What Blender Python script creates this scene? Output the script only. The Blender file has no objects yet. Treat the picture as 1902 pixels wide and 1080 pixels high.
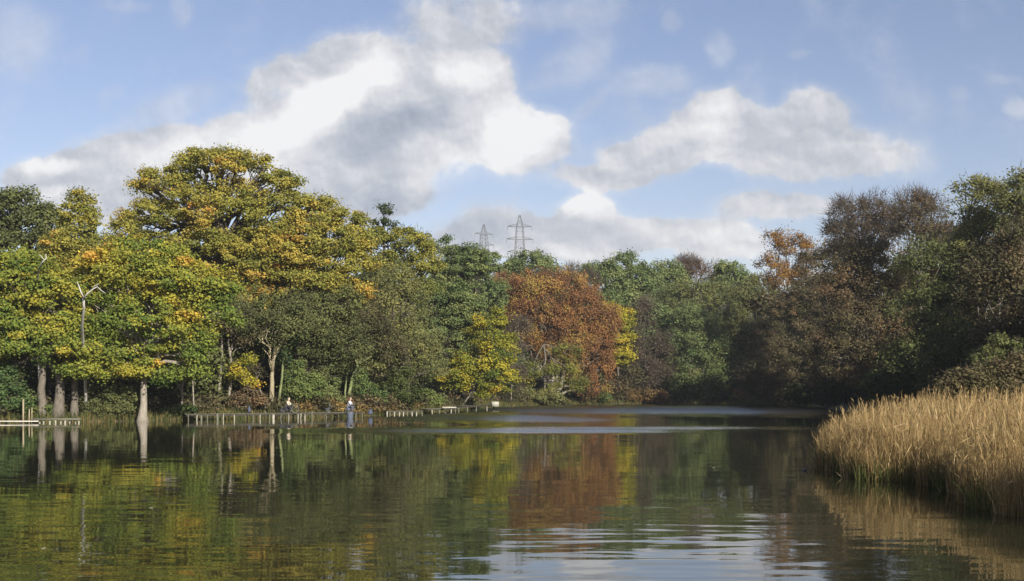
import bpy, math
import numpy as np
from mathutils import Vector

# ------------------------------------------------------------------ camera, sky, sun, exposure
SC = bpy.context.scene
COL = SC.collection
F, HX, HY, EYE = 2296.0, 951.0, 722.0, 3.15          # focal length and horizon in photo pixels, eye height in metres
cam_d = bpy.data.cameras.new("camera"); cam = bpy.data.objects.new("camera", cam_d); COL.objects.link(cam)
cam_d.sensor_width = 36; cam_d.lens = 36 * F / 1902.0
cam_d.shift_y = (HY - 540.0) / 1902.0
cam_d.clip_start = 0.1; cam_d.clip_end = 12000
cam.location = (0, 0, EYE); cam.rotation_euler = (math.radians(90), 0, 0)
SC.camera = cam
SC.view_settings.view_transform = 'Standard'; SC.view_settings.look = 'None'
SC.view_settings.exposure = 0.7; SC.view_settings.gamma = 1.0
SC.cycles.max_bounces = 6; SC.cycles.diffuse_bounces = 2; SC.cycles.glossy_bounces = 3
SC.cycles.transmission_bounces = 2; SC.cycles.transparent_max_bounces = 4
SC.cycles.caustics_reflective = False; SC.cycles.caustics_refractive = False

SUN_EL = math.radians(27)
SUN_DIR = Vector((0.52, -0.855, 0)).normalized() * math.cos(SUN_EL) + Vector((0, 0, math.sin(SUN_EL)))   # towards the sun
sun_d = bpy.data.lights.new("sun", 'SUN'); sun_d.energy = 5.0; sun_d.angle = math.radians(0.55); sun_d.color = (1.0, 0.94, 0.84)
sun = bpy.data.objects.new("sun", sun_d); COL.objects.link(sun)
sun.rotation_euler = SUN_DIR.to_track_quat('Z', 'Y').to_euler(); sun.location = (0, 0, 100)

world = bpy.data.worlds.new("World"); SC.world = world; world.use_nodes = True
SKY_STRENGTH = 0.12


class NT:
    """small helper around a node tree"""
    def __init__(self, tree):
        self.t = tree; self.n = tree.nodes; self.l = tree.links

    def new(self, kind, **kw):
        nd = self.n.new(kind)
        for k, v in kw.items(): setattr(nd, k, v)
        return nd

    def put(self, sock, v):
        if v is None: return
        if isinstance(v, bpy.types.NodeSocket): self.l.new(v, sock)
        else: sock.default_value = v

    def math(self, op, a, b=None, c=None, clamp=False):
        nd = self.new('ShaderNodeMath', operation=op); nd.use_clamp = clamp
        self.put(nd.inputs[0], a); self.put(nd.inputs[1], b); self.put(nd.inputs[2], c)
        return nd.outputs[0]

    def maprange(self, v, a, b, c=0.0, d=1.0, smooth=True):
        nd = self.new('ShaderNodeMapRange', interpolation_type='SMOOTHSTEP' if smooth else 'LINEAR')
        self.put(nd.inputs[0], v)
        for i, x in zip((1, 2, 3, 4), (a, b, c, d)): nd.inputs[i].default_value = x
        return nd.outputs[0]

    def noise(self, vec, scale, detail=4, rough=0.5, dist=0.0, color=False):
        nd = self.new('ShaderNodeTexNoise'); self.put(nd.inputs['Vector'], vec)
        nd.inputs['Scale'].default_value = scale; nd.inputs['Detail'].default_value = detail
        nd.inputs['Roughness'].default_value = rough; nd.inputs['Distortion'].default_value = dist
        return nd.outputs[1 if color else 0]

    def mix(self, fac, a, b, blend='MIX'):
        nd = self.new('ShaderNodeMix', data_type='RGBA', blend_type=blend)
        self.put(nd.inputs[0], fac); self.put(nd.inputs[6], a); self.put(nd.inputs[7], b)
        return nd.outputs[2]

    def vmath(self, op, a, b=None):
        nd = self.new('ShaderNodeVectorMath', operation=op)
        self.put(nd.inputs[0], a); self.put(nd.inputs[1], b)
        return nd.outputs[1] if op in ('LENGTH', 'DOT_PRODUCT') else nd.outputs[0]

    def ramp(self, fac, stops):
        nd = self.new('ShaderNodeValToRGB'); self.put(nd.inputs[0], fac)
        el = nd.color_ramp.elements
        while len(el) < len(stops): el.new(0.5)
        for e, (p, c) in zip(el, stops): e.position = p; e.color = (*c, 1)
        return nd.outputs[0]


def rgba(c): return (c[0], c[1], c[2], 1.0)


def build_world():
    """a clear sky with cumulus; clouds are fields of the view-independent direction"""
    T = NT(world.node_tree); T.n.clear()
    sky = T.new('ShaderNodeTexSky', sky_type='NISHITA'); sky.sun_disc = False
    sky.sun_elevation = SUN_EL; sky.sun_rotation = math.atan2(SUN_DIR.x, SUN_DIR.y)
    sky.air_density = 1.0; sky.dust_density = 0.5; sky.ozone_density = 1.6; sky.altitude = 50
    tc = T.new('ShaderNodeTexCoord').outputs['Generated']
    sep = T.new('ShaderNodeSeparateXYZ'); T.l.new(tc, sep.inputs[0])
    x, y, z = sep.outputs
    yy = T.math('MAXIMUM', y, 0.12)
    u = T.math('MULTIPLY_ADD', T.math('DIVIDE', x, yy), F / 1000, HX / 1000)
    v = T.math('MULTIPLY_ADD', T.math('DIVIDE', z, yy), -F / 1000, HY / 1000)
    cb = T.new('ShaderNodeCombineXYZ'); T.l.new(u, cb.inputs[0]); T.l.new(v, cb.inputs[1])
    P0 = cb.outputs[0]
    front = T.maprange(y, 0.15, 0.5)
    # domain warp so that the outlines billow
    w1 = T.vmath('SUBTRACT', T.noise(P0, 4.5, 5, 0.55, color=True), (0.5, 0.5, 0.5))
    w2 = T.vmath('SUBTRACT', T.noise(P0, 17, 4, 0.55, color=True), (0.5, 0.5, 0.5))
    P = T.vmath('ADD', P0, T.vmath('MULTIPLY', w1, (0.11, 0.09, 0)))
    P = T.vmath('ADD', P, T.vmath('MULTIPLY', w2, (0.03, 0.026, 0)))

    def field(blobs):
        tot = None
        for cx, cy, rx, ry, rot, amp in blobs:
            m = T.new('ShaderNodeMapping', vector_type='TEXTURE'); T.l.new(P, m.inputs[0])
            m.inputs['Location'].default_value = (cx / 1000, cy / 1000, 0)
            m.inputs['Rotation'].default_value = (0, 0, math.radians(rot))
            m.inputs['Scale'].default_value = (rx / 1000, ry / 1000, 1)
            b = T.maprange(T.vmath('LENGTH', m.outputs[0]), 1.35, 0.25, 0.0, amp)
            tot = b if tot is None else T.math('ADD', tot, b)
        return tot
    dens = field([c for c in CLOUDS if c[5] > .56]); veil = field([c for c in CLOUDS if c[5] <= .56])
    fb = T.noise(P0, 7.5, 8, 0.6)
    fb2 = T.noise(T.vmath('ADD', P0, (3.1, 7.7, 0.4)), 2.2, 6, 0.55)
    dens = T.math('ADD', dens, T.math('MULTIPLY', T.math('SUBTRACT', fb, 0.5), 1.25))
    veil = T.math('ADD', veil, T.math('MULTIPLY', T.math('SUBTRACT', fb, 0.5), 0.9))
    alpha_v = T.maprange(veil, 0.04, 0.75, 0, 0.55)
    alpha_t = T.maprange(dens, 0.20, 0.56)
    alpha_h = T.maprange(dens, -0.05, 0.45, 0, 0.35)
    alpha_f = T.math('MAXIMUM', alpha_t, T.math('MAXIMUM', alpha_v, alpha_h))
    # clouds over the rest of the sky dome (seen only in reflections and as light)
    zz = T.math('MAXIMUM', z, 0.04)
    cb2 = T.new('ShaderNodeCombineXYZ'); T.l.new(T.math('DIVIDE', x, zz), cb2.inputs[0]); T.l.new(T.math('DIVIDE', y, zz), cb2.inputs[1])
    alpha_b = T.maprange(T.noise(cb2.outputs[0], 0.55, 6, 0.55), 0.50, 0.68, 0, 0.8)
    upper = T.maprange(v, 0.02, -0.25)
    fr = T.math('MULTIPLY', front, T.math('SUBTRACT', 1.0, upper))
    alpha = T.math('ADD', T.math('MULTIPLY', alpha_f, fr), T.math('MULTIPLY', alpha_b, T.math('SUBTRACT', 1.0, fr)), clamp=True)
    # light and shade within the clouds
    lum = T.math('ADD', field(BRIGHT), 0.62)
    PL = T.vmath('ADD', P0, T.vmath('MULTIPLY', w2, (0.03, 0.03, 0)))
    rel = T.math('SUBTRACT', T.noise(PL, 8, 6, 0.55), T.noise(T.vmath('ADD', PL, (-0.02, 0.028, 0)), 8, 6, 0.55))
    lum = T.math('MULTIPLY_ADD', rel, -0.95, lum)
    rel2 = T.math('SUBTRACT', T.noise(PL, 22, 4, 0.55), T.noise(T.vmath('ADD', PL, (-0.006, 0.010, 0)), 22, 4, 0.55))
    lum = T.math('MULTIPLY_ADD', rel2, -0.5, lum)
    lum = T.math('ADD', lum, T.math('MULTIPLY', T.math('SUBTRACT', fb2, 0.5), 0.45))
    thin = T.math('MULTIPLY', T.math('SUBTRACT', 1.0, alpha), 0.10)
    lum = T.math('ADD', lum, thin)
    cc = T.ramp(lum, [(0.0, (0.34, 0.38, 0.46)), (0.28, (0.46, 0.50, 0.58)), (0.52, (0.60, 0.62, 0.67)), (0.78, (0.82, 0.82, 0.84)), (1.0, (1.0, 0.99, 0.98))])
    cc = T.vmath('SCALE', cc); cc.node.inputs['Scale'].default_value = 0.60 / SKY_STRENGTH
    skyc = T.mix(1.0, sky.outputs[0], rgba(SKY_TINT), 'MULTIPLY')
    col = T.mix(T.math('MULTIPLY', alpha, 0.93), skyc, cc)
    bg = T.new('ShaderNodeBackground'); T.l.new(col, bg.inputs[0]); bg.inputs[1].default_value = SKY_STRENGTH
    out = T.new('ShaderNodeOutputWorld'); T.l.new(bg.outputs[0], out.inputs[0])


SKY_TINT = (.71, .61, .635)
CLOUDS = [  # centre, radii (thousandths of a direction unit), turn, thickness
    (235, 300, 150, 75, -15, .95), (420, 275, 190, 70, -8, .85), (600, 215, 150, 75, -25, 1.0), (640, 120, 95, 60, -15, .75),
    (800, 200, 190, 100, 5, 1.0), (890, 140, 80, 50, 0, .9), (960, 255, 105, 75, 10, 1.0), (640, 320, 190, 75, 0, .9),
    (330, 195, 100, 50, -20, .5), (90, 325, 110, 38, -12, .8), (190, 370, 150, 60, 0, .9), (500, 150, 70, 45, -20, .6),
    (860, 40, 150, 75, -20, .62), (1010, 15, 170, 45, 0, .5), (30, 70, 95, 100, 0, .5), (345, 15, 28, 50, 10, .42), (240, 10, 70, 20, 0, .3),
    (1060, 120, 130, 55, -25, .46), (1215, 150, 90, 42, 0, .46), (1335, 90, 40, 45, 0, .42), (1490, 97, 42, 14, 0, .34),
    (1255, 40, 26, 26, 0, .36), (1090, 200, 70, 22, -35, .34), (210, 180, 45, 22, -30, .34),
    (1230, 285, 150, 58, -14, 1.0), (1325, 225, 62, 62, 0, 1.0), (1410, 270, 110, 70, 10, .85), (1520, 220, 72, 58, -25, .85),
    (1560, 300, 175, 56, 0, .70), (1440, 385, 140, 34, 0, .78), (1100, 335, 105, 28, 0, .75), (1700, 310, 60, 40, 0, .4),
    (1090, 405, 72, 50, 0, 1.0), (1180, 445, 170, 36, 0, .9), (1330, 450, 110, 44, 10, 1.0), (1010, 460, 220, 42, 0, 1.05),
    (910, 425, 105, 46, 0, .6), (700, 380, 110, 42, -12, .7), (840, 425, 60, 25, 0, .45),
    (1785, 170, 45, 18, 0, .28), (1890, 205, 26, 32, 0, .5), (1870, 140, 30, 18, 0, .3)]
BRIGHT = [
    (560, 220, 170, 42, -32, .62), (710, 130, 60, 32, 0, .35), (870, 130, 75, 45, 0, .42), (640, 170, 80, 38, -30, .30), (390, 265, 170, 40, -8, .22),
    (975, 230, 90, 66, 10, .50), (880, 300, 130, 40, -8, .42), (100, 310, 60, 16, 0, .35), (95, 360, 40, 14, 0, .25), (500, 300, 80, 40, 0, .25),
    (1325, 235, 55, 60, 0, .30), (1230, 255, 60, 40, 0, .18), (1090, 385, 66, 38, 0, .36), (1340, 440, 90, 24, 0, .22), (1390, 480, 90, 20, 0, .25),
    (1060, 480, 60, 14, 0, .25),
    (690, 250, 130, 46, -28, -.32), (240, 350, 80, 60, 0, -.16), (300, 290, 130, 50, -8, .20), (60, 345, 60, 20, 0, -.18), (780, 220, 80, 34, -20, -.26), (700, 370, 110, 35, 0, -.26),
    (1420, 350, 200, 32, 0, -.12), (900, 430, 100, 32, 0, -.30), (860, 55, 140, 60, 0, -.12), (1170, 330, 110, 20, 0, -.16), (1100, 440, 90, 30, 0, -.10)]
build_world()

# ------------------------------------------------------------------ helpers


def wx(px, Y): return (px - HX) * Y / F
def wz(py, Y): return EYE - (py - HY) * Y / F


def label(o, lab=None, cat=None, group=None, kind=None):
    if lab: o['label'] = lab
    if cat: o['category'] = cat
    if group: o['group'] = group
    if kind: o['kind'] = kind
    return o


def empty(name, loc=(0, 0, 0)):
    o = bpy.data.objects.new(name, None); COL.objects.link(o); o.location = loc; o.empty_display_size = 0.5
    return o


def mesh_obj(name, V, Fc, mat, parent=None, attrs=None, smooth=False):
    """V (n,3) array in world space, Fc (m,3|4) int array or list of tuples"""
    me = bpy.data.meshes.new(name)
    V = np.asarray(V, dtype=np.float32)
    off = np.zeros(3, np.float32)
    if parent is not None: off = np.array(parent.matrix_basis.translation, np.float32)
    if isinstance(Fc, list):
        lt = np.array([len(f) for f in Fc], np.int32); li = np.array([i for f in Fc for i in f], np.int32)
    else:
        Fc = np.asarray(Fc, np.int32); lt = np.full(len(Fc), Fc.shape[1], np.int32); li = Fc.ravel()
    me.vertices.add(len(V)); me.vertices.foreach_set('co', (V - off).ravel())
    me.loops.add(len(li)); me.loops.foreach_set('vertex_index', li)
    me.polygons.add(len(lt))
    ls = np.concatenate([[0], np.cumsum(lt)[:-1]]).astype(np.int32)
    me.polygons.foreach_set('loop_start', ls); me.polygons.foreach_set('loop_total', lt)
    if smooth: me.polygons.foreach_set('use_smooth', np.ones(len(lt), bool))
    if attrs:
        for k, a in attrs.items():
            at = me.attributes.new(k, 'FLOAT', 'FACE'); at.data.foreach_set('value', np.asarray(a, np.float32))
    me.update(); me.materials.append(mat)
    o = bpy.data.objects.new(name, me); COL.objects.link(o)
    if parent is not None: o.parent = parent
    return o


class MB:
    """collects tubes and boxes of ONE object"""
    def __init__(self): self.v = []; self.f = []; self.n = 0

    def add(self, v, f):
        self.v.append(np.asarray(v, float)); self.f += [tuple(int(i) + self.n for i in q) for q in f]; self.n += len(v)

    def tube(self, pts, rad, sides=6, cap=True):
        pts = np.asarray(pts, float); n = len(pts)
        rad = np.broadcast_to(np.asarray(rad, float), (n,))
        t = np.gradient(pts, axis=0); t /= np.linalg.norm(t, axis=1)[:, None] + 1e-9
        ref = np.array([0.0, 1.0, 0.0]) if abs(t[0][1]) < 0.8 else np.array([1.0, 0, 0])
        a = np.cross(t, ref); a /= np.linalg.norm(a, axis=1)[:, None] + 1e-9
        b = np.cross(t, a)
        ang = np.arange(sides) * 2 * math.pi / sides
        ring = pts[:, None, :] + rad[:, None, None] * (a[:, None, :] * np.cos(ang)[None, :, None] + b[:, None, :] * np.sin(ang)[None, :, None])
        f = []
        for i in range(n - 1):
            for k in range(sides):
                k2 = (k + 1) % sides
                f.append((i * sides + k, i * sides + k2, (i + 1) * sides + k2, (i + 1) * sides + k))
        if cap: f.append(tuple(range(sides))[::-1]); f.append(tuple((n - 1) * sides + k for k in range(sides)))
        self.add(ring.reshape(-1, 3), f)

    def box(self, c, s, rz=0.0, tilt=0.0):
        c = np.array(c, float); h = np.array(s, float) / 2
        v = np.array([(i, j, k) for i in (-1, 1) for j in (-1, 1) for k in (-1, 1)], float) * h
        if tilt:
            ca, sa = math.cos(tilt), math.sin(tilt); v = np.stack([v[:, 0] * ca - v[:, 2] * sa, v[:, 1], v[:, 0] * sa + v[:, 2] * ca], 1)
        ca, sa = math.cos(rz), math.sin(rz); v = np.stack([v[:, 0] * ca - v[:, 1] * sa, v[:, 0] * sa + v[:, 1] * ca, v[:, 2]], 1)
        self.add(v + c, [(0, 1, 3, 2), (4, 6, 7, 5), (0, 4, 5, 1), (2, 3, 7, 6), (0, 2, 6, 4), (1, 5, 7, 3)])

    def build(self, name, mat, parent=None, smooth=False):
        return mesh_obj(name, np.concatenate(self.v), self.f, mat, parent, smooth=smooth)


def new_mat(name):
    m = bpy.data.materials.new(name); m.use_nodes = True; T = NT(m.node_tree); T.n.clear()
    out = T.new('ShaderNodeOutputMaterial')
    return m, T, out


def leaf_mat(name, stops, trans=0.42, gain=1.35):
    stops = [(p, tuple(min(.75, x * gain) for x in c)) for p, c in stops]
    m, T, out = new_mat(name)
    at = T.new('ShaderNodeAttribute'); at.attribute_name = 'tint'
    br = T.new('ShaderNodeAttribute'); br.attribute_name = 'bright'
    c = T.ramp(at.outputs['Fac'], stops)
    sc = T.vmath('SCALE', c); T.l.new(br.outputs['Fac'], sc.node.inputs['Scale'])
    d = T.new('ShaderNodeBsdfDiffuse'); T.l.new(sc, d.inputs[0])
    tr = T.new('ShaderNodeBsdfTranslucent'); T.l.new(sc, tr.inputs[0])
    mx = T.new('ShaderNodeMixShader'); mx.inputs[0].default_value = trans
    T.l.new(d.outputs[0], mx.inputs[1]); T.l.new(tr.outputs[0], mx.inputs[2])
    T.l.new(mx.outputs[0], out.inputs[0])
    return m


def plain_mat(name, c1, c2, scale=3.0, rough=0.85, stretch=(1, 1, 1), bump=0.4, spec=0.3):
    m, T, out = new_mat(name)
    tc = T.new('ShaderNodeTexCoord').outputs['Object']
    vec = T.vmath('MULTIPLY', tc, stretch)
    n1 = T.noise(vec, scale, 6, 0.6); n2 = T.noise(vec, scale * 6, 3, 0.6)
    f = T.math('MULTIPLY_ADD', n2, 0.4, T.math('MULTIPLY', n1, 0.8))
    c = T.ramp(f, [(0.38, c1), (0.78, c2)])
    b = T.new('ShaderNodeBsdfPrincipled'); T.l.new(c, b.inputs['Base Color'])
    b.inputs['Roughness'].default_value = rough; b.inputs['Specular IOR Level'].default_value = spec
    if bump:
        bp = T.new('ShaderNodeBump'); bp.inputs['Strength'].default_value = bump; bp.inputs['Distance'].default_value = 0.05
        T.l.new(f, bp.inputs['Height']); T.l.new(bp.outputs[0], b.inputs['Normal'])
    T.l.new(b.outputs[0], out.inputs[0])
    return m


PAL = {
    'oak': [(0, (.045, .075, .018)), (.30, (.095, .13, .028)), (.55, (.17, .175, .032)), (.80, (.27, .23, .034)), (1, (.36, .21, .045))],
    'oak_gold': [(0, (.07, .085, .024)), (.35, (.15, .15, .034)), (.65, (.23, .20, .042)), (.90, (.31, .22, .048)), (1, (.36, .18, .05))],
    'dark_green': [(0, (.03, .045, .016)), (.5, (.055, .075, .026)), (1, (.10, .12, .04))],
    'mid_green': [(0, (.06, .085, .032)), (.5, (.115, .145, .055)), (1, (.20, .20, .07))],
    'blue_green': [(0, (.035, .06, .026)), (.5, (.07, .11, .04)), (1, (.15, .18, .055))],
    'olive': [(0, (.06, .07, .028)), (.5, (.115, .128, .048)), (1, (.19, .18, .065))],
    'brown': [(0, (.085, .068, .05)), (.5, (.15, .122, .085)), (1, (.20, .165, .09))],
    'brown_green': [(0, (.055, .055, .028)), (.45, (.112, .102, .050)), (.8, (.168, .128, .074)), (1, (.235, .155, .08))],
    'rust': [(0, (.11, .07, .038)), (.45, (.19, .095, .042)), (.75, (.25, .13, .048)), (1, (.29, .22, .055))],
    'yellow': [(0, (.08, .11, .024)), (.4, (.19, .19, .03)), (.8, (.36, .30, .036)), (1, (.40, .25, .04))],
    'orange': [(0, (.16, .11, .05)), (.5, (.32, .18, .06)), (1, (.46, .27, .06))],
    'twig': [(0, (.08, .065, .05)), (.5, (.15, .12, .09)), (1, (.22, .17, .12))],
    'reed': [(0, (.14, .10, .045)), (.35, (.30, .21, .09)), (.7, (.45, .32, .15)), (1, (.60, .47, .26))],
    'grass': [(0, (.04, .06, .02)), (.4, (.09, .11, .035)), (.7, (.19, .16, .06)), (1, (.32, .23, .10))],
    'bracken': [(0, (.08, .06, .03)), (.5, (.19, .125, .05)), (1, (.28, .20, .07))],
}
GAIN = {'oak': 1.85, 'oak_gold': 1.8, 'yellow': 1.55, 'mid_green': 1.75, 'blue_green': 1.55, 'rust': 1.5, 'reed': 0.98, 'grass': 1.0, 'orange': 1.0, 'twig': 1.1, 'dark_green': 1.3, 'brown_green': 1.2, 'brown': 1.15, 'olive': 1.55}
LM = {k: leaf_mat('leaf_' + k, v, gain=GAIN.get(k, 1.45)) for k, v in PAL.items()}
BARK = {
    'pale': plain_mat('bark_pale', (.13, .115, .09), (.34, .30, .24), 4, stretch=(2, 2, .5)),
    'grey': plain_mat('bark_grey', (.065, .058, .045), (.19, .165, .128), 4, stretch=(2, 2, .5)),
    'tan': plain_mat('bark_tan', (.17, .14, .085), (.36, .31, .20), 4, stretch=(2, 2, .5)),
    'dark': plain_mat('bark_dark', (.03, .025, .02), (.09, .075, .055), 4, stretch=(2, 2, .5)),
    'ivy': plain_mat('bark_ivy', (.06, .10, .025), (.24, .25, .12), 2.2, stretch=(2, 2, 1)),
    'dead': plain_mat('bark_dead', (.30, .28, .25), (.62, .60, .56), 3, stretch=(2, 2, .5)),
}

# ------------------------------------------------------------------ lake outline and terrain
LAKE = np.array([(-46.8, 113.5), (-36.5, 118.5), (-33, 124), (-27, 130.5), (-21, 135.5), (-15, 141), (-11.5, 152), (-8.5, 172), (-3, 208), (10, 243), (30, 254), (46, 253),
                 (52, 232), (51, 206), (45, 165), (41, 120), (39.5, 100), (31, 83), (19.5, 64), (18.6, 56), (18.5, 46), (20, 40), (18.5, 35), (22, 28), (21, 12),
                 (8, 8), (-10, 7), (-30, 8), (-60, 12), (-95, 30), (-105, 70), (-80, 104)], float)


def lake_sd(x, y):
    """distance to the shoreline, positive on land"""
    x = np.asarray(x, float); y = np.asarray(y, float)
    d = np.full(x.shape, 1e9); inside = np.zeros(x.shape, bool)
    n = len(LAKE)
    for i in range(n):
        a = LAKE[i]; b = LAKE[(i + 1) % n]; e = b - a
        t = np.clip(((x - a[0]) * e[0] + (y - a[1]) * e[1]) / (e @ e), 0, 1)
        d = np.minimum(d, np.hypot(x - a[0] - t * e[0], y - a[1] - t * e[1]))
        c = ((a[1] > y) != (b[1] > y)) & (x < (b[0] - a[0]) * (y - a[1]) / (b[1] - a[1] + 1e-12) + a[0])
        inside ^= c
    return np.where(inside, -d, d)


def sst(t): t = np.clip(t, 0, 1); return t * t * (3 - 2 * t)


def ground(x, y):
    sd = lake_sd(x, y)
    x = np.asarray(x, float); y = np.asarray(y, float)
    z = np.where(sd < 0, np.maximum(sd * 0.4, -2.2), np.minimum(sd * 0.28, 0.45))
    z = z + np.where(sd > 1.6, np.minimum((sd - 1.6) * 0.025, 2.2), 0)
    z = z + np.where(sd > 0.5, 0.10 * np.sin(x * 0.9 + 1.7 * np.sin(y * 0.31)) * np.cos(y * 0.7), 0)
    z = z + 7 * sst((y - 255) / 110) + 50 * sst((y - 360) / 360) * sst((x + 600) / 500)
    z = z + sst(sd / 300) * 10 * (np.sin(x / 210) * np.cos(y / 260))
    return z


def make_ground():
    def axis(lo, hi, c0, c1, fine):
        a = list(np.arange(c0, c1 + fine, fine)); s = fine; v = c1 + fine
        while v < hi: s *= 1.22; v += s; a.append(v)
        s = fine; v = c0
        while v > lo: s *= 1.22; v -= s; a.insert(0, v)
        return np.array(a)
    xs = axis(-5000, 5000, -110, 90, 1.6); ys = axis(-3000, 7000, 0, 280, 1.6)
    X, Y = np.meshgrid(xs, ys); Z = ground(X, Y)
    nx, ny = len(xs), len(ys)
    V = np.stack([X.ravel(), Y.ravel(), Z.ravel()], 1)
    i = (np.arange(ny - 1)[:, None] * nx + np.arange(nx - 1)[None, :]).ravel()
    Fc = np.stack([i, i + 1, i + nx + 1, i + nx], 1)
    m, T, out = new_mat('forest_floor')
    tc = T.new('ShaderNodeTexCoord').outputs['Object']
    n1 = T.noise(tc, 0.35, 6, 0.6); n2 = T.noise(tc, 4.0, 5, 0.7)
    c1 = T.ramp(n2, [(0.3, (.03, .025, .014)), (0.6, (.10, .07, .035)), (0.8, (.16, .11, .05))])
    c2 = T.ramp(n2, [(0.3, (.03, .045, .015)), (0.7, (.08, .10, .03))])
    c = T.mix(T.maprange(n1, 0.42, 0.6), c1, c2)
    b = T.new('ShaderNodeBsdfPrincipled'); T.l.new(c, b.inputs['Base Color']); b.inputs['Roughness'].default_value = 0.95
    bp = T.new('ShaderNodeBump'); bp.inputs['Strength'].default_value = 0.6; bp.inputs['Distance'].default_value = 0.1
    T.l.new(n2, bp.inputs['Height']); T.l.new(bp.outputs[0], b.inputs['Normal']); T.l.new(b.outputs[0], out.inputs[0])
    label(mesh_obj('ground', V, Fc, m, smooth=True), kind='structure')


def make_water():
    m, T, out = new_mat('lake_water')
    geo = T.new('ShaderNodeNewGeometry').outputs['Position']
    # wind-ruffled patches on the open water
    wv = T.vmath('SUBTRACT', T.noise(T.vmath('MULTIPLY', geo, (0.05, 0.05, 1)), 1.0, 4, 0.6, color=True), (0.5, 0.5, 0.5))
    Pw = T.vmath('ADD', geo, T.vmath('MULTIPLY', wv, (16, 7, 0)))
    ruf = None
    for cx, cy, rx, ry, rot, amp in RUFFLES:
        mp = T.new('ShaderNodeMapping', vector_type='TEXTURE'); T.l.new(Pw, mp.inputs[0])
        mp.inputs['Location'].default_value = (cx, cy, 0); mp.inputs['Rotation'].default_value = (0, 0, math.radians(rot)); mp.inputs['Scale'].default_value = (rx, ry, 1e6)
        b = T.maprange(T.vmath('LENGTH', mp.outputs[0]), 1.5, 0.2, 0, amp)
        ruf = b if ruf is None else T.math('MAXIMUM', ruf, b)
    streak = T.maprange(T.noise(T.vmath('MULTIPLY', geo, (0.07, 0.35, 1)), 1.0, 4, 0.6), 0.22, 0.42)
    ruf = T.math('MULTIPLY', ruf, streak)
    # gentle ripples, crests lying across the view: slopes of the water surface
    a = T.noise(T.vmath('MULTIPLY', geo, (0.38, 2.0, 1)), 1.0, 3, 0.5, 0.5, color=True)
    b_ = T.noise(T.vmath('MULTIPLY', geo, (1.1, 5.2, 1)), 1.0, 3, 0.55, 0.4, color=True)
    f_ = T.noise(T.vmath('MULTIPLY', geo, (3.0, 5.0, 1)), 1.0, 3, 0.6, color=True)
    h5 = (0.5, 0.5, 0.5)
    calm = T.maprange(T.noise(T.vmath('MULTIPLY', geo, (0.05, 0.12, 1)), 1.0, 3, 0.5), 0.35, 0.65, 0.45, 1.15)
    gs = T.new('ShaderNodeSeparateXYZ'); T.l.new(geo, gs.inputs[0])
    calm = T.math('MULTIPLY', calm, T.maprange(gs.outputs[1], 24, 48, 1.0, 0.45))
    sl = T.vmath('ADD', T.vmath('MULTIPLY', T.vmath('SUBTRACT', a, h5), (0.03, RIP, 0)), T.vmath('MULTIPLY', T.vmath('SUBTRACT', b_, h5), (0.02, RIP * .35, 0)))
    sl = T.vmath('SCALE', sl); T.l.new(calm, sl.node.inputs['Scale'])
    rs = T.vmath('SUBTRACT', T.vmath('MULTIPLY', T.vmath('SUBTRACT', f_, h5), (0.6, 0, 0)),
                 T.vmath('ADD', T.vmath('MULTIPLY', T.vmath('ABSOLUTE', T.vmath('SUBTRACT', f_, h5)), (0, 1.4, 0)), (0, 0.12, 0))); rs = T.vmath('SCALE', rs); T.l.new(ruf, rs.node.inputs['Scale'])
    nrm = T.vmath('NORMALIZE', T.vmath('ADD', T.vmath('ADD', sl, rs), (0, 0, 1)))
    b = T.new('ShaderNodeBsdfPrincipled')
    b.inputs['Base Color'].default_value = (.020, .021, .010, 1)
    b.inputs['IOR'].default_value = 1.40
    T.l.new(T.math('MULTIPLY_ADD', ruf, 0.22, 0.02), b.inputs['Roughness'])
    T.l.new(nrm, b.inputs['Normal']); T.l.new(b.outputs[0], out.inputs[0])
    xs = np.linspace(-115, 60, 36); ys = np.linspace(2, 262, 53)
    X, Y = np.meshgrid(xs, ys); nx, ny = len(xs), len(ys)
    V = np.stack([X.ravel(), Y.ravel(), np.zeros(X.size)], 1)
    i = (np.arange(ny - 1)[:, None] * nx + np.arange(nx - 1)[None, :]).ravel()
    label(mesh_obj('water', V, np.stack([i, i + 1, i + nx + 1, i + nx], 1), m, smooth=True), kind='structure')


RIP = 0.072
RUFFLES = [(-2, 92, 15, 6.5, 0, .6), (18, 190, 34, 40, -20, 1.0), (34, 192, 22, 46, 0, 1.0), (-4, 140, 12, 30, 20, .7), (8, 99, 14, 5, 0, .4)]
make_ground()
make_water()

# ------------------------------------------------------------------ foliage
RNG = np.random.default_rng(7)


def unit(n, rng):
    v = rng.normal(size=(n, 3)); return v / (np.linalg.norm(v, axis=1)[:, None] + 1e-9)


def leaf_quads(P, A, B, L, W):
    L = np.asarray(L)[:, None]; W = np.asarray(W)[:, None]
    v = np.stack([P - A * L / 2, P + B * W / 2, P + A * L / 2, P - B * W / 2], 1).reshape(-1, 3)
    return v, np.arange(len(P) * 4).reshape(-1, 4)


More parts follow.
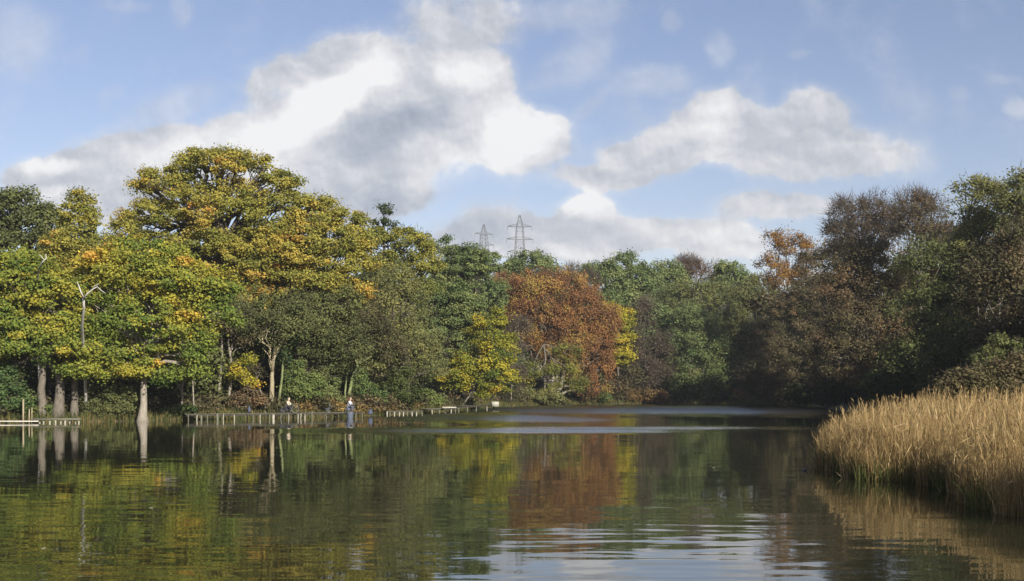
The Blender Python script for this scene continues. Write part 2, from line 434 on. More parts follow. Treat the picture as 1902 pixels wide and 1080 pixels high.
def clumps(lobes, rc, rng, fill=1.0, low=0.35, back=0.5):
    """clump centres on and inside the shell of every lobe (cx,cy,cz,rx,ry,rz)"""
    out = []
    L = np.array(lobes, float)
    for j, (cx, cy, cz, a, b, c) in enumerate(L):
        area = 4 * math.pi * (a * b + b * c + a * c) / 3
        n = int(max(6, fill * area / (rc * rc * 1.5)))
        d = unit(n, rng)
        keep = (rng.random(n) < np.where(d[:, 2] < -0.25, low, 1)) & (rng.random(n) < np.where(d[:, 1] > 0.35, back, 1))
        d = d[keep]
        r = 0.95 - 0.5 * rng.random(len(d)) ** 2.2 + rng.normal(size=len(d)) * 0.045
        p = np.array([cx, cy, cz]) + d * r[:, None] * np.array([a, b, c])
        ok = np.ones(len(p), bool)
        for k, (x2, y2, z2, a2, b2, c2) in enumerate(L):
            if k == j: continue
            q = ((p - [x2, y2, z2]) / [a2, b2, c2]); ok &= (q ** 2).sum(1) > 0.36
        p = p[ok]; d = d[ok]
        out.append(np.concatenate([p, d, np.full((len(p), 1), j)], 1))
    return np.concatenate(out)


STY = {  # leaf length, width, clump radius, flattening, leaves per clump at size 1, droop, twigs per clump, twig length
    'oak': dict(l=.28, w=.19, rc=1.0, fl=.52, n=165, droop=0.0, tw=3, tl=.9),
    'fine': dict(l=.27, w=.16, rc=1.15, fl=.75, n=150, droop=0.0, tw=8, tl=1.0),
    'twiggy': dict(l=.28, w=.15, rc=1.15, fl=.9, n=60, droop=0.0, tw=48, tl=1.5),
    'weep': dict(l=.30, w=.18, rc=1.05, fl=.95, n=135, droop=0.28, tw=12, tl=.9),
    'dense': dict(l=.36, w=.24, rc=1.0, fl=.75, n=120, droop=0.0, tw=1, tl=.8),
    'bush': dict(l=.24, w=.15, rc=.55, fl=.75, n=90, droop=0.0, tw=5, tl=.6),
}


def foliage(lobes, style, rng, tint, tsp, size=1.0, fill=1.0, zgrad=0.0, low=0.35, back=0.5, density=1.0):
    s = STY[style]
    rc = s['rc'] * size
    C = clumps(lobes, rc, rng, fill, low, back)
    nC = len(C)
    per = np.maximum(6, (s['n'] * density * (0.55 + 0.9 * rng.random(nC)))).astype(int)
    crad = rc * (0.5 + 1.0 * rng.random(nC))
    ctint = tint + tsp * rng.normal(size=nC)
    zmin, zmax = C[:, 2].min(), C[:, 2].max()
    ctint += zgrad * ((C[:, 2] - zmin) / (zmax - zmin + 1e-6) - 0.5)
    # broad patches of colour
    ph = rng.random(6) * 6.28
    ctint += 0.16 * np.sin(C[:, 0] * 0.55 + ph[0] + 1.3 * np.sin(C[:, 2] * .4 + ph[1])) * np.cos(C[:, 2] * 0.6 + ph[2])
    idx = np.repeat(np.arange(nC), per); n = len(idx)
    d = unit(n, rng)
    rr = rng.random(n) ** 0.45 * np.where(rng.random(n) < 0.17, 1.55, 1.0)
    P = C[idx, :3] + d * (rr * crad[idx])[:, None] * np.array([1, 1, s['fl']])
    if s['droop']: P[:, 2] -= np.abs(rng.normal(size=n)) * s['droop'] * size
    A = unit(n, rng); A[:, 2] *= 0.6
    if s['droop']: A[:, 2] = -np.abs(A[:, 2]) - .35
    A /= np.linalg.norm(A, axis=1)[:, None]
    N = 0.62 * unit(n, rng) + 0.6 * d + 0.5 * C[idx, 3:6] + np.array([0, 0, .35])
    B = np.cross(N, A); B /= np.linalg.norm(B, axis=1)[:, None] + 1e-9
    ls = size * (0.7 + 0.6 * rng.random(n))
    V, Fq = leaf_quads(P, A, B, s['l'] * ls, s['w'] * ls)
    tt = np.clip(ctint[idx] + 0.07 * rng.normal(size=n), 0, 1)
    bb = np.clip(0.95 + 0.10 * rng.normal(size=n), .5, 1.4) * (0.92 + 0.16 * rng.random(nC))[idx]
    tw = s['tw']
    T = None
    if tw:
        ti = np.repeat(np.arange(nC), tw); m = len(ti)
        d2 = unit(m, rng) * 0.9 + C[ti, 3:6] * 0.8 + np.array([0, 0, 0.35 if not s['droop'] else -1.2])
        d2 /= np.linalg.norm(d2, axis=1)[:, None]
        TL = s['tl'] * size * (0.5 + rng.random(m))
        P2 = C[ti, :3] + unit(m, rng) * crad[ti][:, None] * 0.55 + d2 * TL[:, None] * 0.4
        B2 = np.cross(d2, unit(m, rng)); B2 /= np.linalg.norm(B2, axis=1)[:, None] + 1e-9
        T = (P2, d2, B2, TL, np.full(m, 0.045 * size))
    return C, V, Fq, tt, bb, T


def bez(p0, p1, sag, rng, k=5, wob=0.06):
    t = np.linspace(0, 1, k)[:, None]
    p = p0 + (p1 - p0) * t
    d = np.linalg.norm(p1 - p0)
    p = p + np.array([0, 0, 1]) * sag * d * (4 * t * (1 - t))
    w = rng.normal(size=(k, 3)) * wob * d; w[0] = 0; w[-1] = 0
    return p + w


def limbs(mb, top, r0, C, lobes, rng, nsub=10, start=None):
    """limbs from the trunk to each lobe and branches on to a share of its leaf clumps"""
    for j, lb in enumerate(lobes):
        c = np.array(lb[:3]); cj = C[C[:, 6] == j][:, :3]
        s = top if start is None else start[min(len(start) - 1, rng.integers(len(start)))]
        tgt = c + np.array([0, 0, -0.1 * lb[5]])
        P = bez(np.array(s), tgt, 0.08, rng, 6, 0.035)
        rr = r0 * 0.62
        mb.tube(P, np.linspace(rr, rr * 0.45, 6), 5, False)
        if len(cj) == 0: continue
        for q in cj[rng.permutation(len(cj))[:nsub]]:
            s2 = P[rng.integers(2, 6)]
            Q = bez(s2, q, 0.06, rng, 5, 0.06)
            mb.tube(Q, np.linspace(rr * 0.34, 0.02, 5), 4, False)


def plant(name, lab, cat, bx, Y, lobes_px, pal, style, trunk=None, r0=0.3, tint=.5, tsp=.14, zgrad=0.0, size=None, fill=1.0, bark='grey', group=None,
          seed=None, low=.35, back=.5, nsub=10, density=1.0, depth=None, extra=None, flare=1.0, base_z=None, parts=('trunk', 'crown'), off_depth=0.0):
    """a tree or shrub: an empty at its foot, trunk with limbs, crown of leaves (twigs are part of the crown's own sub-mesh)"""
    rng = np.random.default_rng(seed if seed is not None else RNG.integers(1 << 30))
    Yc = Y
    if base_z is None:
        while float(lake_sd(np.array([wx(bx, Y)]), np.array([Y]))[0]) < 1.0 and Y < Yc + 40: Y += 1.0
    X0 = wx(bx, Y); gz = float(ground(np.array([X0]), np.array([Y]))[0]) - 0.15 if base_z is None else base_z
    root = empty(name, (X0, Y, max(gz, 0.0))); label(root, lab, cat, group)
    if size is None: size = 1.0 if Y < 150 else (1.0 + (Y - 150) / 340)
    lobes = []
    for lb in lobes_px:
        dy = lb[4] if len(lb) > 4 else 0.0
        a = lb[2] * Y / F; c = lb[3] * Y / F
        b = min(max(a, c * .7) * (0.8 if depth is None else depth), 7.0)
        lobes.append((wx(lb[0], Y), Y + dy, wz(lb[1], Y), a, b, c))
    C, V, Fq, tt, bb, T = foliage(lobes, style, rng, tint, tsp, size, fill, zgrad, low, back, density)
    mb = MB()
    if trunk:
        pts = np.array([(wx(p[0], Y), Y + (p[2] if len(p) > 2 else 0), wz(p[1], Y)) for p in trunk]); pts[0][2] = gz
    else:
        mx = np.mean([l[0] for l in lobes]); lo = min(l[2] - l[5] * .3 for l in lobes)
        topz = max(lo, gz + 1.0)
        pts = np.array([(X0, Y, gz), (X0 + (mx - X0) * .25 + rng.normal() * .15, Y, gz + (topz - gz) * .45), (X0 + (mx - X0) * .6, Y, topz)])
    k = 10; t = np.linspace(0, len(pts) - 1, k)
    pp = np.stack([np.interp(t, np.arange(len(pts)), pts[:, i]) for i in range(3)], 1)
    pp[1:-1] += rng.normal(size=(k - 2, 3)) * r0 * 0.10
    rad = np.linspace(r0, r0 * 0.62, k); rad[0] *= 1.35 * flare; rad[1] *= 1.0 + 0.15 * flare
    mb.tube(pp, rad, 9, True)
    for ex in (extra or []):
        e = np.array([(wx(p[0], Y), Y - 0.1, wz(p[1], Y)) for p in ex[0]]); mb.tube(e, np.linspace(ex[1], ex[1] * .45, len(e)), 7, True)
    limbs(mb, pp[-1], r0, C, lobes, rng, nsub, start=pp[-4:])
    mb.build(parts[0], BARK[bark], root, smooth=True)
    mats = [LM[pal]]
    if T is not None:
        V2, F2 = leaf_quads(*T); k2 = len(F2)
        F2 = F2 + len(V); V = np.concatenate([V, V2]); nF = len(Fq); Fq = np.concatenate([Fq, F2])
        tt = np.concatenate([tt, np.clip(.35 + .25 * rng.normal(size=k2), 0, 1)]); bb = np.concatenate([bb, np.full(k2, .9)])
    cr = mesh_obj(parts[1], V, Fq, LM[pal], root, {'tint': tt, 'bright': bb})
    if T is not None:
        cr.data.materials.append(LM['twig'])
        cr.data.polygons.foreach_set('material_index', np.concatenate([np.zeros(nF, np.int32), np.ones(k2, np.int32)]))
    return root


# == left bank, front row ==
plant('oak_tree', 'low yellow-green oak at the left edge hanging over a bent grey trunk', 'tree', 108, 114,
      [(20, 520, 75, 55), (95, 560, 70, 60), (20, 600, 80, 50), (110, 640, 60, 50), (-40, 600, 70, 90), (-50, 500, 60, 50), (10, 485, 50, 28), (60, 510, 50, 34), (150, 545, 34, 30), (0, 655, 34, 30), (60, 625, 60, 26), (35, 650, 38, 15, -2.5), (120, 600, 50, 40)], 'oak', 'oak',
      trunk=[(108, 775), (112, 740), (113, 700), (100, 680), (82, 668), (70, 655)], r0=.48, tint=.46, tsp=.12, zgrad=.25, bark='grey', flare=1.1, seed=11,
      extra=[([(117, 692), (122, 672), (126, 655)], .14)])
plant('oak_tree', 'slim-stemmed oak standing just right of the bent trunk on the left bank', 'tree', 137, 116,
      [(165, 610, 48, 30), (120, 690, 30, 14), (150, 655, 40, 22, -2.6), (165, 690, 34, 18, -2.2), (175, 630, 30, 22)], 'oak', 'oak', trunk=[(137, 772), (138, 740), (139, 705), (143, 670)], r0=.38, tint=.4, bark='grey', seed=12)
plant('oak_tree', 'stout tree with a pale cut-looking lower trunk at far left above the plank edge', 'tree', 78, 117,
      [(20, 640, 34, 26), (5, 690, 26, 26), (-30, 680, 40, 50)], 'dark_green', 'oak', trunk=[(78, 768), (78, 735), (79, 690), (84, 650)], r0=.42, tint=.5, bark='grey', seed=13)
plant('oak_tree', 'green and gold oak with a short flared trunk standing in the water', 'tree', 265, 118,
      [(230, 500, 80, 45), (330, 520, 75, 50), (190, 570, 60, 40), (285, 590, 95, 50), (380, 580, 42, 50), (215, 655, 62, 32), (320, 655, 55, 42),
       (190, 690, 34, 22), (262, 690, 45, 26), (310, 700, 30, 26), (350, 640, 42, 40), (240, 605, 80, 35), (260, 470, 60, 30), (190, 530, 50, 34), (390, 530, 50, 44), (410, 590, 30, 34), (170, 640, 34, 30), (365, 690, 24, 24), (300, 480, 50, 30)], 'oak', 'oak',
      trunk=[(265, 783), (266, 745), (267, 710), (270, 680), (275, 640)], r0=.36, tint=.48, tsp=.15, zgrad=.25, bark='pale', seed=14, flare=1.7, base_z=-0.5, fill=.88, nsub=8)
plant('oak_tree', 'tallest golden oak with an open crown of bare-looking limbs against the clouds', 'tree', 400, 143,
      [(400, 320, 80, 42), (480, 335, 62, 38), (320, 345, 58, 38), (270, 345, 20, 20), (530, 345, 28, 24), (400, 400, 120, 60), (300, 415, 75, 50), (500, 410, 75, 55), (250, 440, 60, 42), (570, 400, 50, 36), (610, 395, 24, 28), (400, 480, 110, 60),
       (440, 305, 30, 26), (370, 300, 28, 24), (345, 298, 14, 10), (366, 286, 13, 9), (408, 283, 13, 9), (448, 290, 14, 9), (490, 300, 14, 10), (524, 322, 15, 8), (550, 336, 10, 6), (258, 346, 12, 8), (284, 326, 14, 9), (316, 312, 12, 8), (580, 372, 14, 10), (605, 375, 9, 12), (290, 470, 70, 46), (370, 540, 80, 44), (460, 520, 60, 50), (560, 440, 40, 40)],
      'oak_gold', 'oak', trunk=[(402, 765), (404, 690), (410, 560), (412, 480), (408, 420)], r0=.5, tint=.46, tsp=.13, zgrad=.15, bark='dark', seed=15, fill=.72, nsub=22, density=.85, low=.5, back=.35)
plant('oak_tree', 'broad orange-gold oak lobe leaning out right of the tallest crown', 'tree', 590, 142,
      [(610, 450, 75, 45), (560, 480, 70, 50), (650, 500, 48, 45), (600, 530, 70, 32), (530, 530, 55, 40), (640, 430, 50, 40), (480, 500, 55, 60), (450, 560, 40, 30), (560, 430, 50, 32), (655, 545, 36, 20), (540, 470, 60, 46), (620, 485, 66, 40), (470, 460, 50, 40), (580, 560, 50, 24), (672, 470, 22, 36), (520, 570, 40, 30)],
      'oak_gold', 'oak', trunk=[(585, 765), (588, 690), (590, 600), (585, 540)], r0=.36, tint=.56, tsp=.16, zgrad=-.1, bark='dark', seed=16, fill=.95)
plant('oak_tree', 'slender yellow tree top rising behind the left-edge oak', 'tree', 150, 133,
      [(150, 400, 36, 45), (130, 450, 50, 50), (190, 470, 55, 50), (160, 510, 65, 50), (180, 410, 18, 24), (210, 510, 50, 44), (110, 490, 40, 40)], 'oak_gold', 'oak', r0=.35, tint=.5, tsp=.14, bark='dark', seed=17, fill=.9)
plant('evergreen_oak', 'dark dull-green rounded crown in the top left corner of the wood', 'tree', 40, 142,
      [(25, 385, 45, 42), (70, 430, 60, 50), (10, 450, 60, 60), (-50, 420, 60, 70), (90, 400, 28, 26), (110, 480, 40, 40)], 'olive', 'dense', r0=.4, tint=.3, tsp=.15, bark='dark', seed=18)
# slim trunks under the canopy
plant('slim_tree', 'thin pale trunk standing close left of its near twin above the jetty', 'tree', 403, 134,
      [(412, 600, 40, 30), (380, 625, 28, 24)], 'brown_green', 'fine', trunk=[(403, 762), (408, 720), (411, 680), (413, 640), (409, 610)], r0=.17, tint=.45, bark='pale', seed=20, group='slim pale trunks behind the jetty')
plant('slim_tree', 'thin pale trunk, slightly kinked, right-hand one of the pair above the jetty', 'tree', 423, 134,
      [(440, 590, 36, 26), (460, 620, 24, 20)], 'brown_green', 'fine', trunk=[(423, 762), (427, 720), (431, 690), (427, 655), (424, 630)], r0=.17, tint=.5, bark='pale', seed=21, group='slim pale trunks behind the jetty', extra=[([(430, 660), (440, 648), (455, 645)], .07)])
plant('slim_tree', 'short grey forked stem left of the pale trunk pair', 'tree', 337, 125,
      [(345, 690, 22, 14), (320, 700, 20, 14)], 'oak', 'oak', trunk=[(339, 760), (338, 740), (337, 715)], r0=.14, tint=.45, bark='pale', seed=22, size=.8, extra=[([(337, 715), (343, 708), (348, 703)], .06), ([(337, 717), (330, 722), (325, 727)], .05)])
plant('slim_tree', 'whip-thin stem under orange leaves between the forked stem and the pale pair', 'tree', 360, 127,
      [(362, 695, 18, 12), (350, 680, 20, 14)], 'oak_gold', 'oak', trunk=[(361, 757), (359, 730), (357, 700)], r0=.09, tint=.75, bark='pale', seed=23, size=.8)
plant('forked_tree', 'sturdy tan trunk forking in two above the middle of the jetty', 'tree', 502, 134,
      [(520, 610, 48, 36), (480, 600, 50, 36), (545, 590, 40, 32)], 'olive', 'fine', trunk=[(502, 764), (504, 735), (506, 700), (505, 675)], r0=.30, tint=.35, bark='tan', seed=24,
      extra=[([(506, 690), (509, 665), (517, 650), (520, 632)], .2), ([(505, 680), (500, 660), (490, 650)], .12)], group=None)
plant('slim_tree', 'leaning ivy-green trunk just right of the sturdy forked trunk', 'tree', 516, 136,
      [(530, 620, 28, 26), (528, 660, 10, 16)], 'blue_green', 'fine', trunk=[(514, 764), (520, 730), (525, 690), (525, 650), (524, 630)], r0=.15, tint=.45, bark='ivy', seed=25, size=.8)
plant('slim_tree', 'crooked small pale stem leaning left of the sturdy forked trunk', 'tree', 492, 130,
      [(474, 690, 12, 10)], 'brown_green', 'fine', trunk=[(493, 762), (491, 740), (483, 725), (476, 705)], r0=.1, tint=.3, bark='pale', seed=26, size=.7)
plant('slim_tree', 'thin greenish leaning stem standing in the green undergrowth mid bank', 'tree', 608, 141,
      [(614, 680, 20, 14)], 'mid_green', 'fine', trunk=[(609, 748), (611, 720), (616, 695)], r0=.1, tint=.5, bark='ivy', seed=27, size=.8)
plant('willow_tree', 'light green trunks splayed in a V behind the seated angler in white', 'tree', 648, 143,
      [(690, 620, 45, 34), (665, 590, 44, 34), (720, 650, 40, 30), (640, 620, 30, 26)], 'brown_green', 'fine', trunk=[(647, 752), (649, 725), (656, 695), (668, 670), (684, 645)], r0=.21, tint=.4, bark='ivy', seed=28,
      extra=[([(643, 752), (641, 730), (645, 690), (648, 668)], .14), ([(656, 700), (668, 690), (674, 684)], .07)])
plant('sapling', 'bright yellow sapling in the shade between the pale trunks and forked trunk', 'tree', 455, 133,
      [(452, 685, 24, 16), (465, 675, 16, 14), (440, 705, 18, 14), (462, 712, 20, 12)], 'yellow', 'bush', r0=.07, tint=.45, bark='pale', seed=29, size=1.1, fill=.6)
# brown-olive canopy under the oaks
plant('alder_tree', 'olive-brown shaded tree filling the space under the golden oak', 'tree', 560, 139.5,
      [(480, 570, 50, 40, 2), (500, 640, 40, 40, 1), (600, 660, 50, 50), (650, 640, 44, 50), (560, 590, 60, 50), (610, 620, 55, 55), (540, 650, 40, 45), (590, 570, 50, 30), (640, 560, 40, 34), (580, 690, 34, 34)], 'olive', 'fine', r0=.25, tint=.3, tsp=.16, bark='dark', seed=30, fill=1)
plant('alder_tree', 'grey-brown feathery tree right of the golden oak, behind the bank', 'tree', 740, 152,
      [(720, 520, 45, 45), (750, 570, 50, 55), (700, 580, 45, 50), (760, 640, 50, 50), (720, 660, 50, 45), (790, 690, 40, 34), (690, 690, 36, 30)], 'olive', 'fine', r0=.25, tint=.72, tsp=.16, bark='grey', seed=31, density=.8)
plant('oak_tree', 'dull golden crown behind the grey-brown feathery tree', 'tree', 760, 166,
      [(750, 460, 55, 36), (790, 500, 34, 48), (710, 450, 36, 26), (730, 500, 40, 40), (770, 540, 30, 30)], 'oak_gold', 'oak', r0=.35, tint=.32, tsp=.12, bark='dark', seed=32)
plant('ash_tree', 'spiky dark tree tip poking up right of the golden crowns', 'tree', 712, 172,
      [(712, 400, 26, 24), (722, 425, 16, 16), (696, 420, 10, 12)], 'dark_green', 'oak', trunk=[(715, 740), (714, 600), (713, 440), (712, 410)], r0=.22, tint=.55, bark='dark', seed=33, fill=.45, density=.55, nsub=20)
# middle of the far bank
plant('elm_tree', 'tall dark green tree with an uneven top left of the first pylon', 'tree', 860, 186,
      [(825, 465, 26, 34), (860, 500, 48, 46), (835, 550, 46, 50), (880, 490, 30, 34), (860, 590, 45, 50), (815, 620, 36, 45), (805, 500, 14, 20), (850, 650, 44, 40), (810, 580, 36, 44), (866, 560, 30, 40), (835, 700, 34, 26)], 'mid_green', 'oak', r0=.4, tint=.35, tsp=.22, bark='dark', seed=40)
plant('elm_tree', 'green rounded top beside the left pylon foot', 'tree', 868, 232,
      [(895, 488, 34, 26), (905, 500, 24, 22)], 'mid_green', 'oak', r0=.35, tint=.6, bark='dark', seed=41)
plant('field_maple', 'bright yellow tree spilling to the water right of the green tree', 'tree', 852, 175,
      [(905, 620, 34, 40), (925, 655, 30, 38), (880, 665, 38, 30), (845, 705, 34, 16), (880, 715, 42, 26), (915, 700, 30, 34), (925, 600, 18, 24), (945, 640, 16, 24), (900, 680, 44, 34), (860, 690, 34, 26), (930, 700, 30, 34)], 'yellow', 'oak', r0=.22, tint=.42, tsp=.22, bark='grey', seed=42, fill=.66, low=.6)
plant('birch_tree', 'brown thinning tree between the yellow tree and the rust-red one', 'tree', 950, 196,
      [(950, 660, 30, 46), (940, 700, 30, 30), (965, 620, 22, 34)], 'brown', 'twiggy', r0=.16, tint=.6, bark='pale', seed=43)
plant('beech_tree', 'large rust-red beech at the centre of the far bank', 'tree', 1045, 212,
      [(1000, 538, 66, 34), (1050, 545, 60, 42), (945, 565, 46, 40), (922, 550, 30, 34), (912, 585, 26, 34), (935, 530, 36, 26), (900, 560, 16, 26), (930, 640, 26, 34), (970, 600, 50, 44), (930, 600, 26, 34), (1080, 660, 50, 60), (1120, 625, 26, 50), (1085, 580, 48, 50), (1030, 600, 70, 40), (975, 620, 40, 32), (1100, 640, 40, 55), (1110, 690, 30, 44), (1070, 660, 36, 40), (930, 545, 30, 28), (1060, 620, 50, 40), (1000, 580, 54, 44), (940, 585, 34, 44), (1090, 720, 24, 20), (1125, 600, 24, 40), (1010, 560, 70, 40), (1050, 650, 60, 34)],
      'rust', 'weep', r0=.45, tint=.55, tsp=.26, bark='pale', seed=44, fill=.85, nsub=16, size=1.15)
plant('oak_tree', 'pale dead-limbed oak showing inside the skirt of the rust-red beech', 'tree', 1012, 206,
      [(1040, 690, 40, 34), (1010, 710, 34, 26), (1050, 655, 26, 20), (985, 700, 24, 26), (1070, 715, 26, 22)], 'oak_gold', 'fine', trunk=[(1012, 744), (1012, 700), (1013, 665), (1010, 640)], r0=.2, tint=.25, bark='grey', seed=45, fill=.8, nsub=3)
plant('maple_tree', 'golden yellow crown tucked against the right side of the rust-red beech', 'tree', 1150, 222,
      [(1140, 590, 34, 30), (1160, 610, 20, 26), (1125, 575, 24, 18), (1145, 630, 24, 26), (1155, 665, 20, 20)], 'yellow', 'oak', r0=.25, tint=.62, bark='grey', seed=46, fill=1.1, density=1.2)
plant('birch_tree', 'grey-mauve leafless tree right of the golden crown', 'tree', 1200, 232,
      [(1195, 600, 26, 44), (1210, 650, 36, 44), (1185, 690, 40, 36), (1225, 700, 26, 34), (1165, 715, 26, 22)], 'brown', 'twiggy', r0=.2, tint=.42, bark='grey', seed=47, nsub=16)
plant('willow_tree', 'tall soft green willow at the water right of the leafless tree', 'tree', 1290, 236,
      [(1285, 605, 40, 42), (1300, 650, 42, 50), (1270, 660, 36, 50), (1310, 700, 32, 38), (1265, 710, 32, 34), (1330, 640, 14, 40)], 'mid_green', 'fine', r0=.3, tint=.42, tsp=.14, bark='grey', seed=48)
# tree line behind
BG = 'crowns along the skyline behind the far bank'
plant('oak_tree', 'round green crown directly below the taller right-hand pylon', 'tree', 980, 292, [(982, 495, 46, 28), (950, 520, 34, 28), (1015, 520, 30, 30), (985, 545, 60, 40)], 'mid_green', 'dense', r0=.4, tint=.45, bark='dark', seed=50, group=BG)
plant('oak_tree', 'olive-tinged high crown on the skyline between the right pylon and the low clouds', 'tree', 1160, 285, [(1160, 500, 40, 30), (1190, 535, 40, 40), (1125, 520, 34, 30), (1150, 555, 50, 40), (1100, 505, 20, 20)], 'mid_green', 'dense', r0=.4, tint=.4, bark='dark', seed=51, group=BG)
plant('oak_tree', 'flat-topped green crown on the skyline left of the russet twiggy top', 'tree', 1235, 300, [(1235, 515, 42, 28), (1260, 545, 40, 36), (1215, 550, 40, 40)], 'mid_green', 'dense', r0=.4, tint=.5, bark='dark', seed=52, group=BG)
plant('birch_tree', 'russet twiggy top on the skyline amid the green crowns', 'tree', 1290, 310, [(1270, 497, 26, 16), (1305, 505, 34, 18), (1330, 515, 24, 16)], 'rust', 'twiggy', r0=.25, tint=.35, bark='dark', seed=53, group=BG)
plant('oak_tree', 'small bright green dome on the skyline left of the orange tree', 'tree', 1355, 290, [(1355, 508, 30, 22), (1380, 530, 30, 26), (1335, 540, 34, 30)], 'mid_green', 'dense', r0=.35, tint=.5, bark='dark', seed=54, group=BG)
plant('alder_tree', 'olive crown above the soft green willow', 'tree', 1300, 268, [(1280, 555, 52, 34), (1340, 560, 46, 36), (1320, 600, 50, 40), (1230, 590, 34, 34)], 'olive', 'fine', r0=.35, tint=.55, bark='dark', seed=55, group=BG)
plant('alder_tree', 'olive-brown crown half in shade left of the dark right-hand wood', 'tree', 1390, 262, [(1390, 575, 44, 40), (1370, 620, 34, 40), (1410, 540, 34, 28), (1350, 660, 24, 40), (1400, 640, 40, 50), (1430, 600, 34, 50)], 'olive', 'fine', r0=.35, tint=.6, bark='dark', seed=56, group=BG)
plant('alder_tree', 'twiggy brown top between the right pylon and the beech', 'tree', 1062, 270, [(1055, 520, 34, 18), (1085, 530, 26, 24), (1030, 530, 30, 18)], 'brown_green', 'twiggy', r0=.3, tint=.5, bark='dark', seed=57, group=BG)
plant('oak_tree', 'low green crown filling the gap behind the golden crown', 'tree', 1150, 262, [(1120, 580, 40, 40), (1180, 580, 34, 36), (1060, 570, 50, 40)], 'mid_green', 'dense', r0=.35, tint=.4, bark='dark', seed=58, group=BG)
plant('oak_tree', 'green crown behind the tall dark green tree and the first pylon', 'tree', 840, 240, [(850, 510, 40, 30), (800, 540, 50, 50), (900, 560, 50, 50), (860, 600, 60, 60)], 'mid_green', 'dense', r0=.35, tint=.4, bark='dark', seed=59, group=BG)
# right bank
plant('beech_tree', 'orange-topped tree jutting above the left shoulder of the right wood', 'tree', 1450, 222,
      [(1435, 450, 20, 28), (1465, 455, 32, 24), (1430, 500, 28, 24), (1490, 465, 24, 22), (1450, 520, 40, 30), (1500, 500, 30, 34)], 'orange', 'fine', r0=.22, tint=.5, tsp=.2, bark='dark', seed=60, fill=.7, nsub=18)
RG = 'trees crowding the shaded right bank'
plant('alder_tree', 'thin brown bare-topped tree, left of the two twin tops in the right wood', 'tree', 1610, 152,
      [(1585, 400, 40, 34), (1625, 400, 40, 36), (1600, 450, 60, 40), (1560, 430, 26, 24), (1645, 440, 34, 34)], 'brown', 'twiggy', r0=.3, tint=.5, bark='grey', seed=61, nsub=24, density=1.2, fill=1.0, group=RG)
plant('alder_tree', 'russet-tinged thin top, right of the two twin tops in the right wood', 'tree', 1710, 148,
      [(1700, 385, 36, 28), (1730, 400, 30, 36), (1700, 430, 46, 36), (1740, 440, 26, 30), (1680, 410, 24, 30)], 'brown_green', 'twiggy', r0=.3, tint=.75, bark='grey', seed=62, nsub=24, density=1.3, fill=1.0, group=RG)
plant('ash_tree', 'tall yellow-green leafy tree rising highest near the right edge', 'tree', 1820, 128,
      [(1815, 365, 40, 36), (1850, 400, 46, 44), (1790, 410, 30, 40), (1830, 450, 60, 50), (1790, 470, 50, 40)], 'olive', 'fine', r0=.36, tint=.75, bark='grey', seed=63, nsub=18, group=RG)
plant('ash_tree', 'yellow-green top cut by the right edge of the view', 'tree', 1900, 122,
      [(1890, 345, 34, 28), (1920, 370, 40, 40), (1880, 390, 30, 34), (1910, 440, 50, 60), (1970, 400, 60, 70)], 'olive', 'fine', r0=.36, tint=.7, bark='grey', seed=64, nsub=18, group=RG)
plant('alder_tree', 'brown tree in the middle of the right wood with a pinkish leafy shelf', 'tree', 1620, 136,
      [(1620, 480, 70, 40), (1580, 530, 60, 45), (1660, 540, 60, 45), (1600, 600, 70, 50), (1670, 620, 50, 50), (1560, 660, 60, 50), (1620, 690, 60, 50)], 'brown_green', 'fine', r0=.3, tint=.62, tsp=.16, bark='grey', seed=65, group=RG)
plant('alder_tree', 'dark green-brown tree above the reeds in the right wood', 'tree', 1720, 120,
      [(1720, 490, 60, 46), (1770, 540, 60, 50), (1700, 570, 50, 50), (1750, 620, 60, 50), (1700, 670, 60, 50), (1790, 680, 60, 40)], 'olive', 'fine', r0=.3, tint=.35, tsp=.2, bark='grey', seed=66, group=RG)
plant('alder_tree', 'mauve-brown tree by the right edge above the olive thicket', 'tree', 1850, 104,
      [(1850, 500, 60, 50), (1900, 460, 50, 50), (1920, 540, 60, 60), (1830, 570, 50, 50), (1880, 620, 60, 50), (1950, 620, 60, 60), (1830, 660, 50, 30)], 'brown_green', 'fine', r0=.3, tint=.45, tsp=.2, bark='pale', seed=67, group=RG)
plant('alder_tree', 'dark brown tree at the left end of the right wood over its black shadow', 'tree', 1500, 196,
      [(1500, 545, 50, 44), (1470, 600, 50, 50), (1530, 600, 50, 50), (1440, 650, 36, 50), (1490, 670, 60, 50), (1450, 710, 40, 34), (1530, 690, 50, 50), (1420, 640, 30, 44), (1405, 690, 34, 44), (1425, 735, 40, 16)], 'brown_green', 'fine', r0=.3, tint=.5, tsp=.16, bark='dark', seed=68, group=RG)
plant('alder_tree', 'brown-green tree between the orange-topped tree and the twin tops', 'tree', 1540, 172,
      [(1530, 490, 50, 40), (1570, 470, 40, 40), (1540, 550, 60, 46), (1580, 620, 60, 60), (1560, 700, 60, 50)], 'brown_green', 'fine', r0=.3, tint=.6, tsp=.16, bark='dark', seed=69, group=RG)
# further trees of the right wood, outside or behind the front ones; they shade the bank
OFF = [(2080, 92, 480, 170), (2300, 76, 450, 210), (1990, 118, 440, 130), (1760, 160, 480, 110), (1900, 150, 450, 120), (2350, 92, 450, 170), (2250, 108, 470, 150)]
for i, (bx, Y, cy, rr) in enumerate(OFF):
    plant('alder_tree', 'brown-green tree deeper in the right wood, mostly hidden', 'tree', bx, Y, [(bx, cy, rr * .6, rr * .6), (bx + rr * .4, cy + rr * .5, rr * .6, rr * .6), (bx - rr * .4, cy + rr * .6, rr * .6, rr * .6)],
          'brown_green', 'fine', r0=.3, tint=.5, bark='dark', seed=70 + i, size=1.5, group='hidden trees deeper in the right wood')

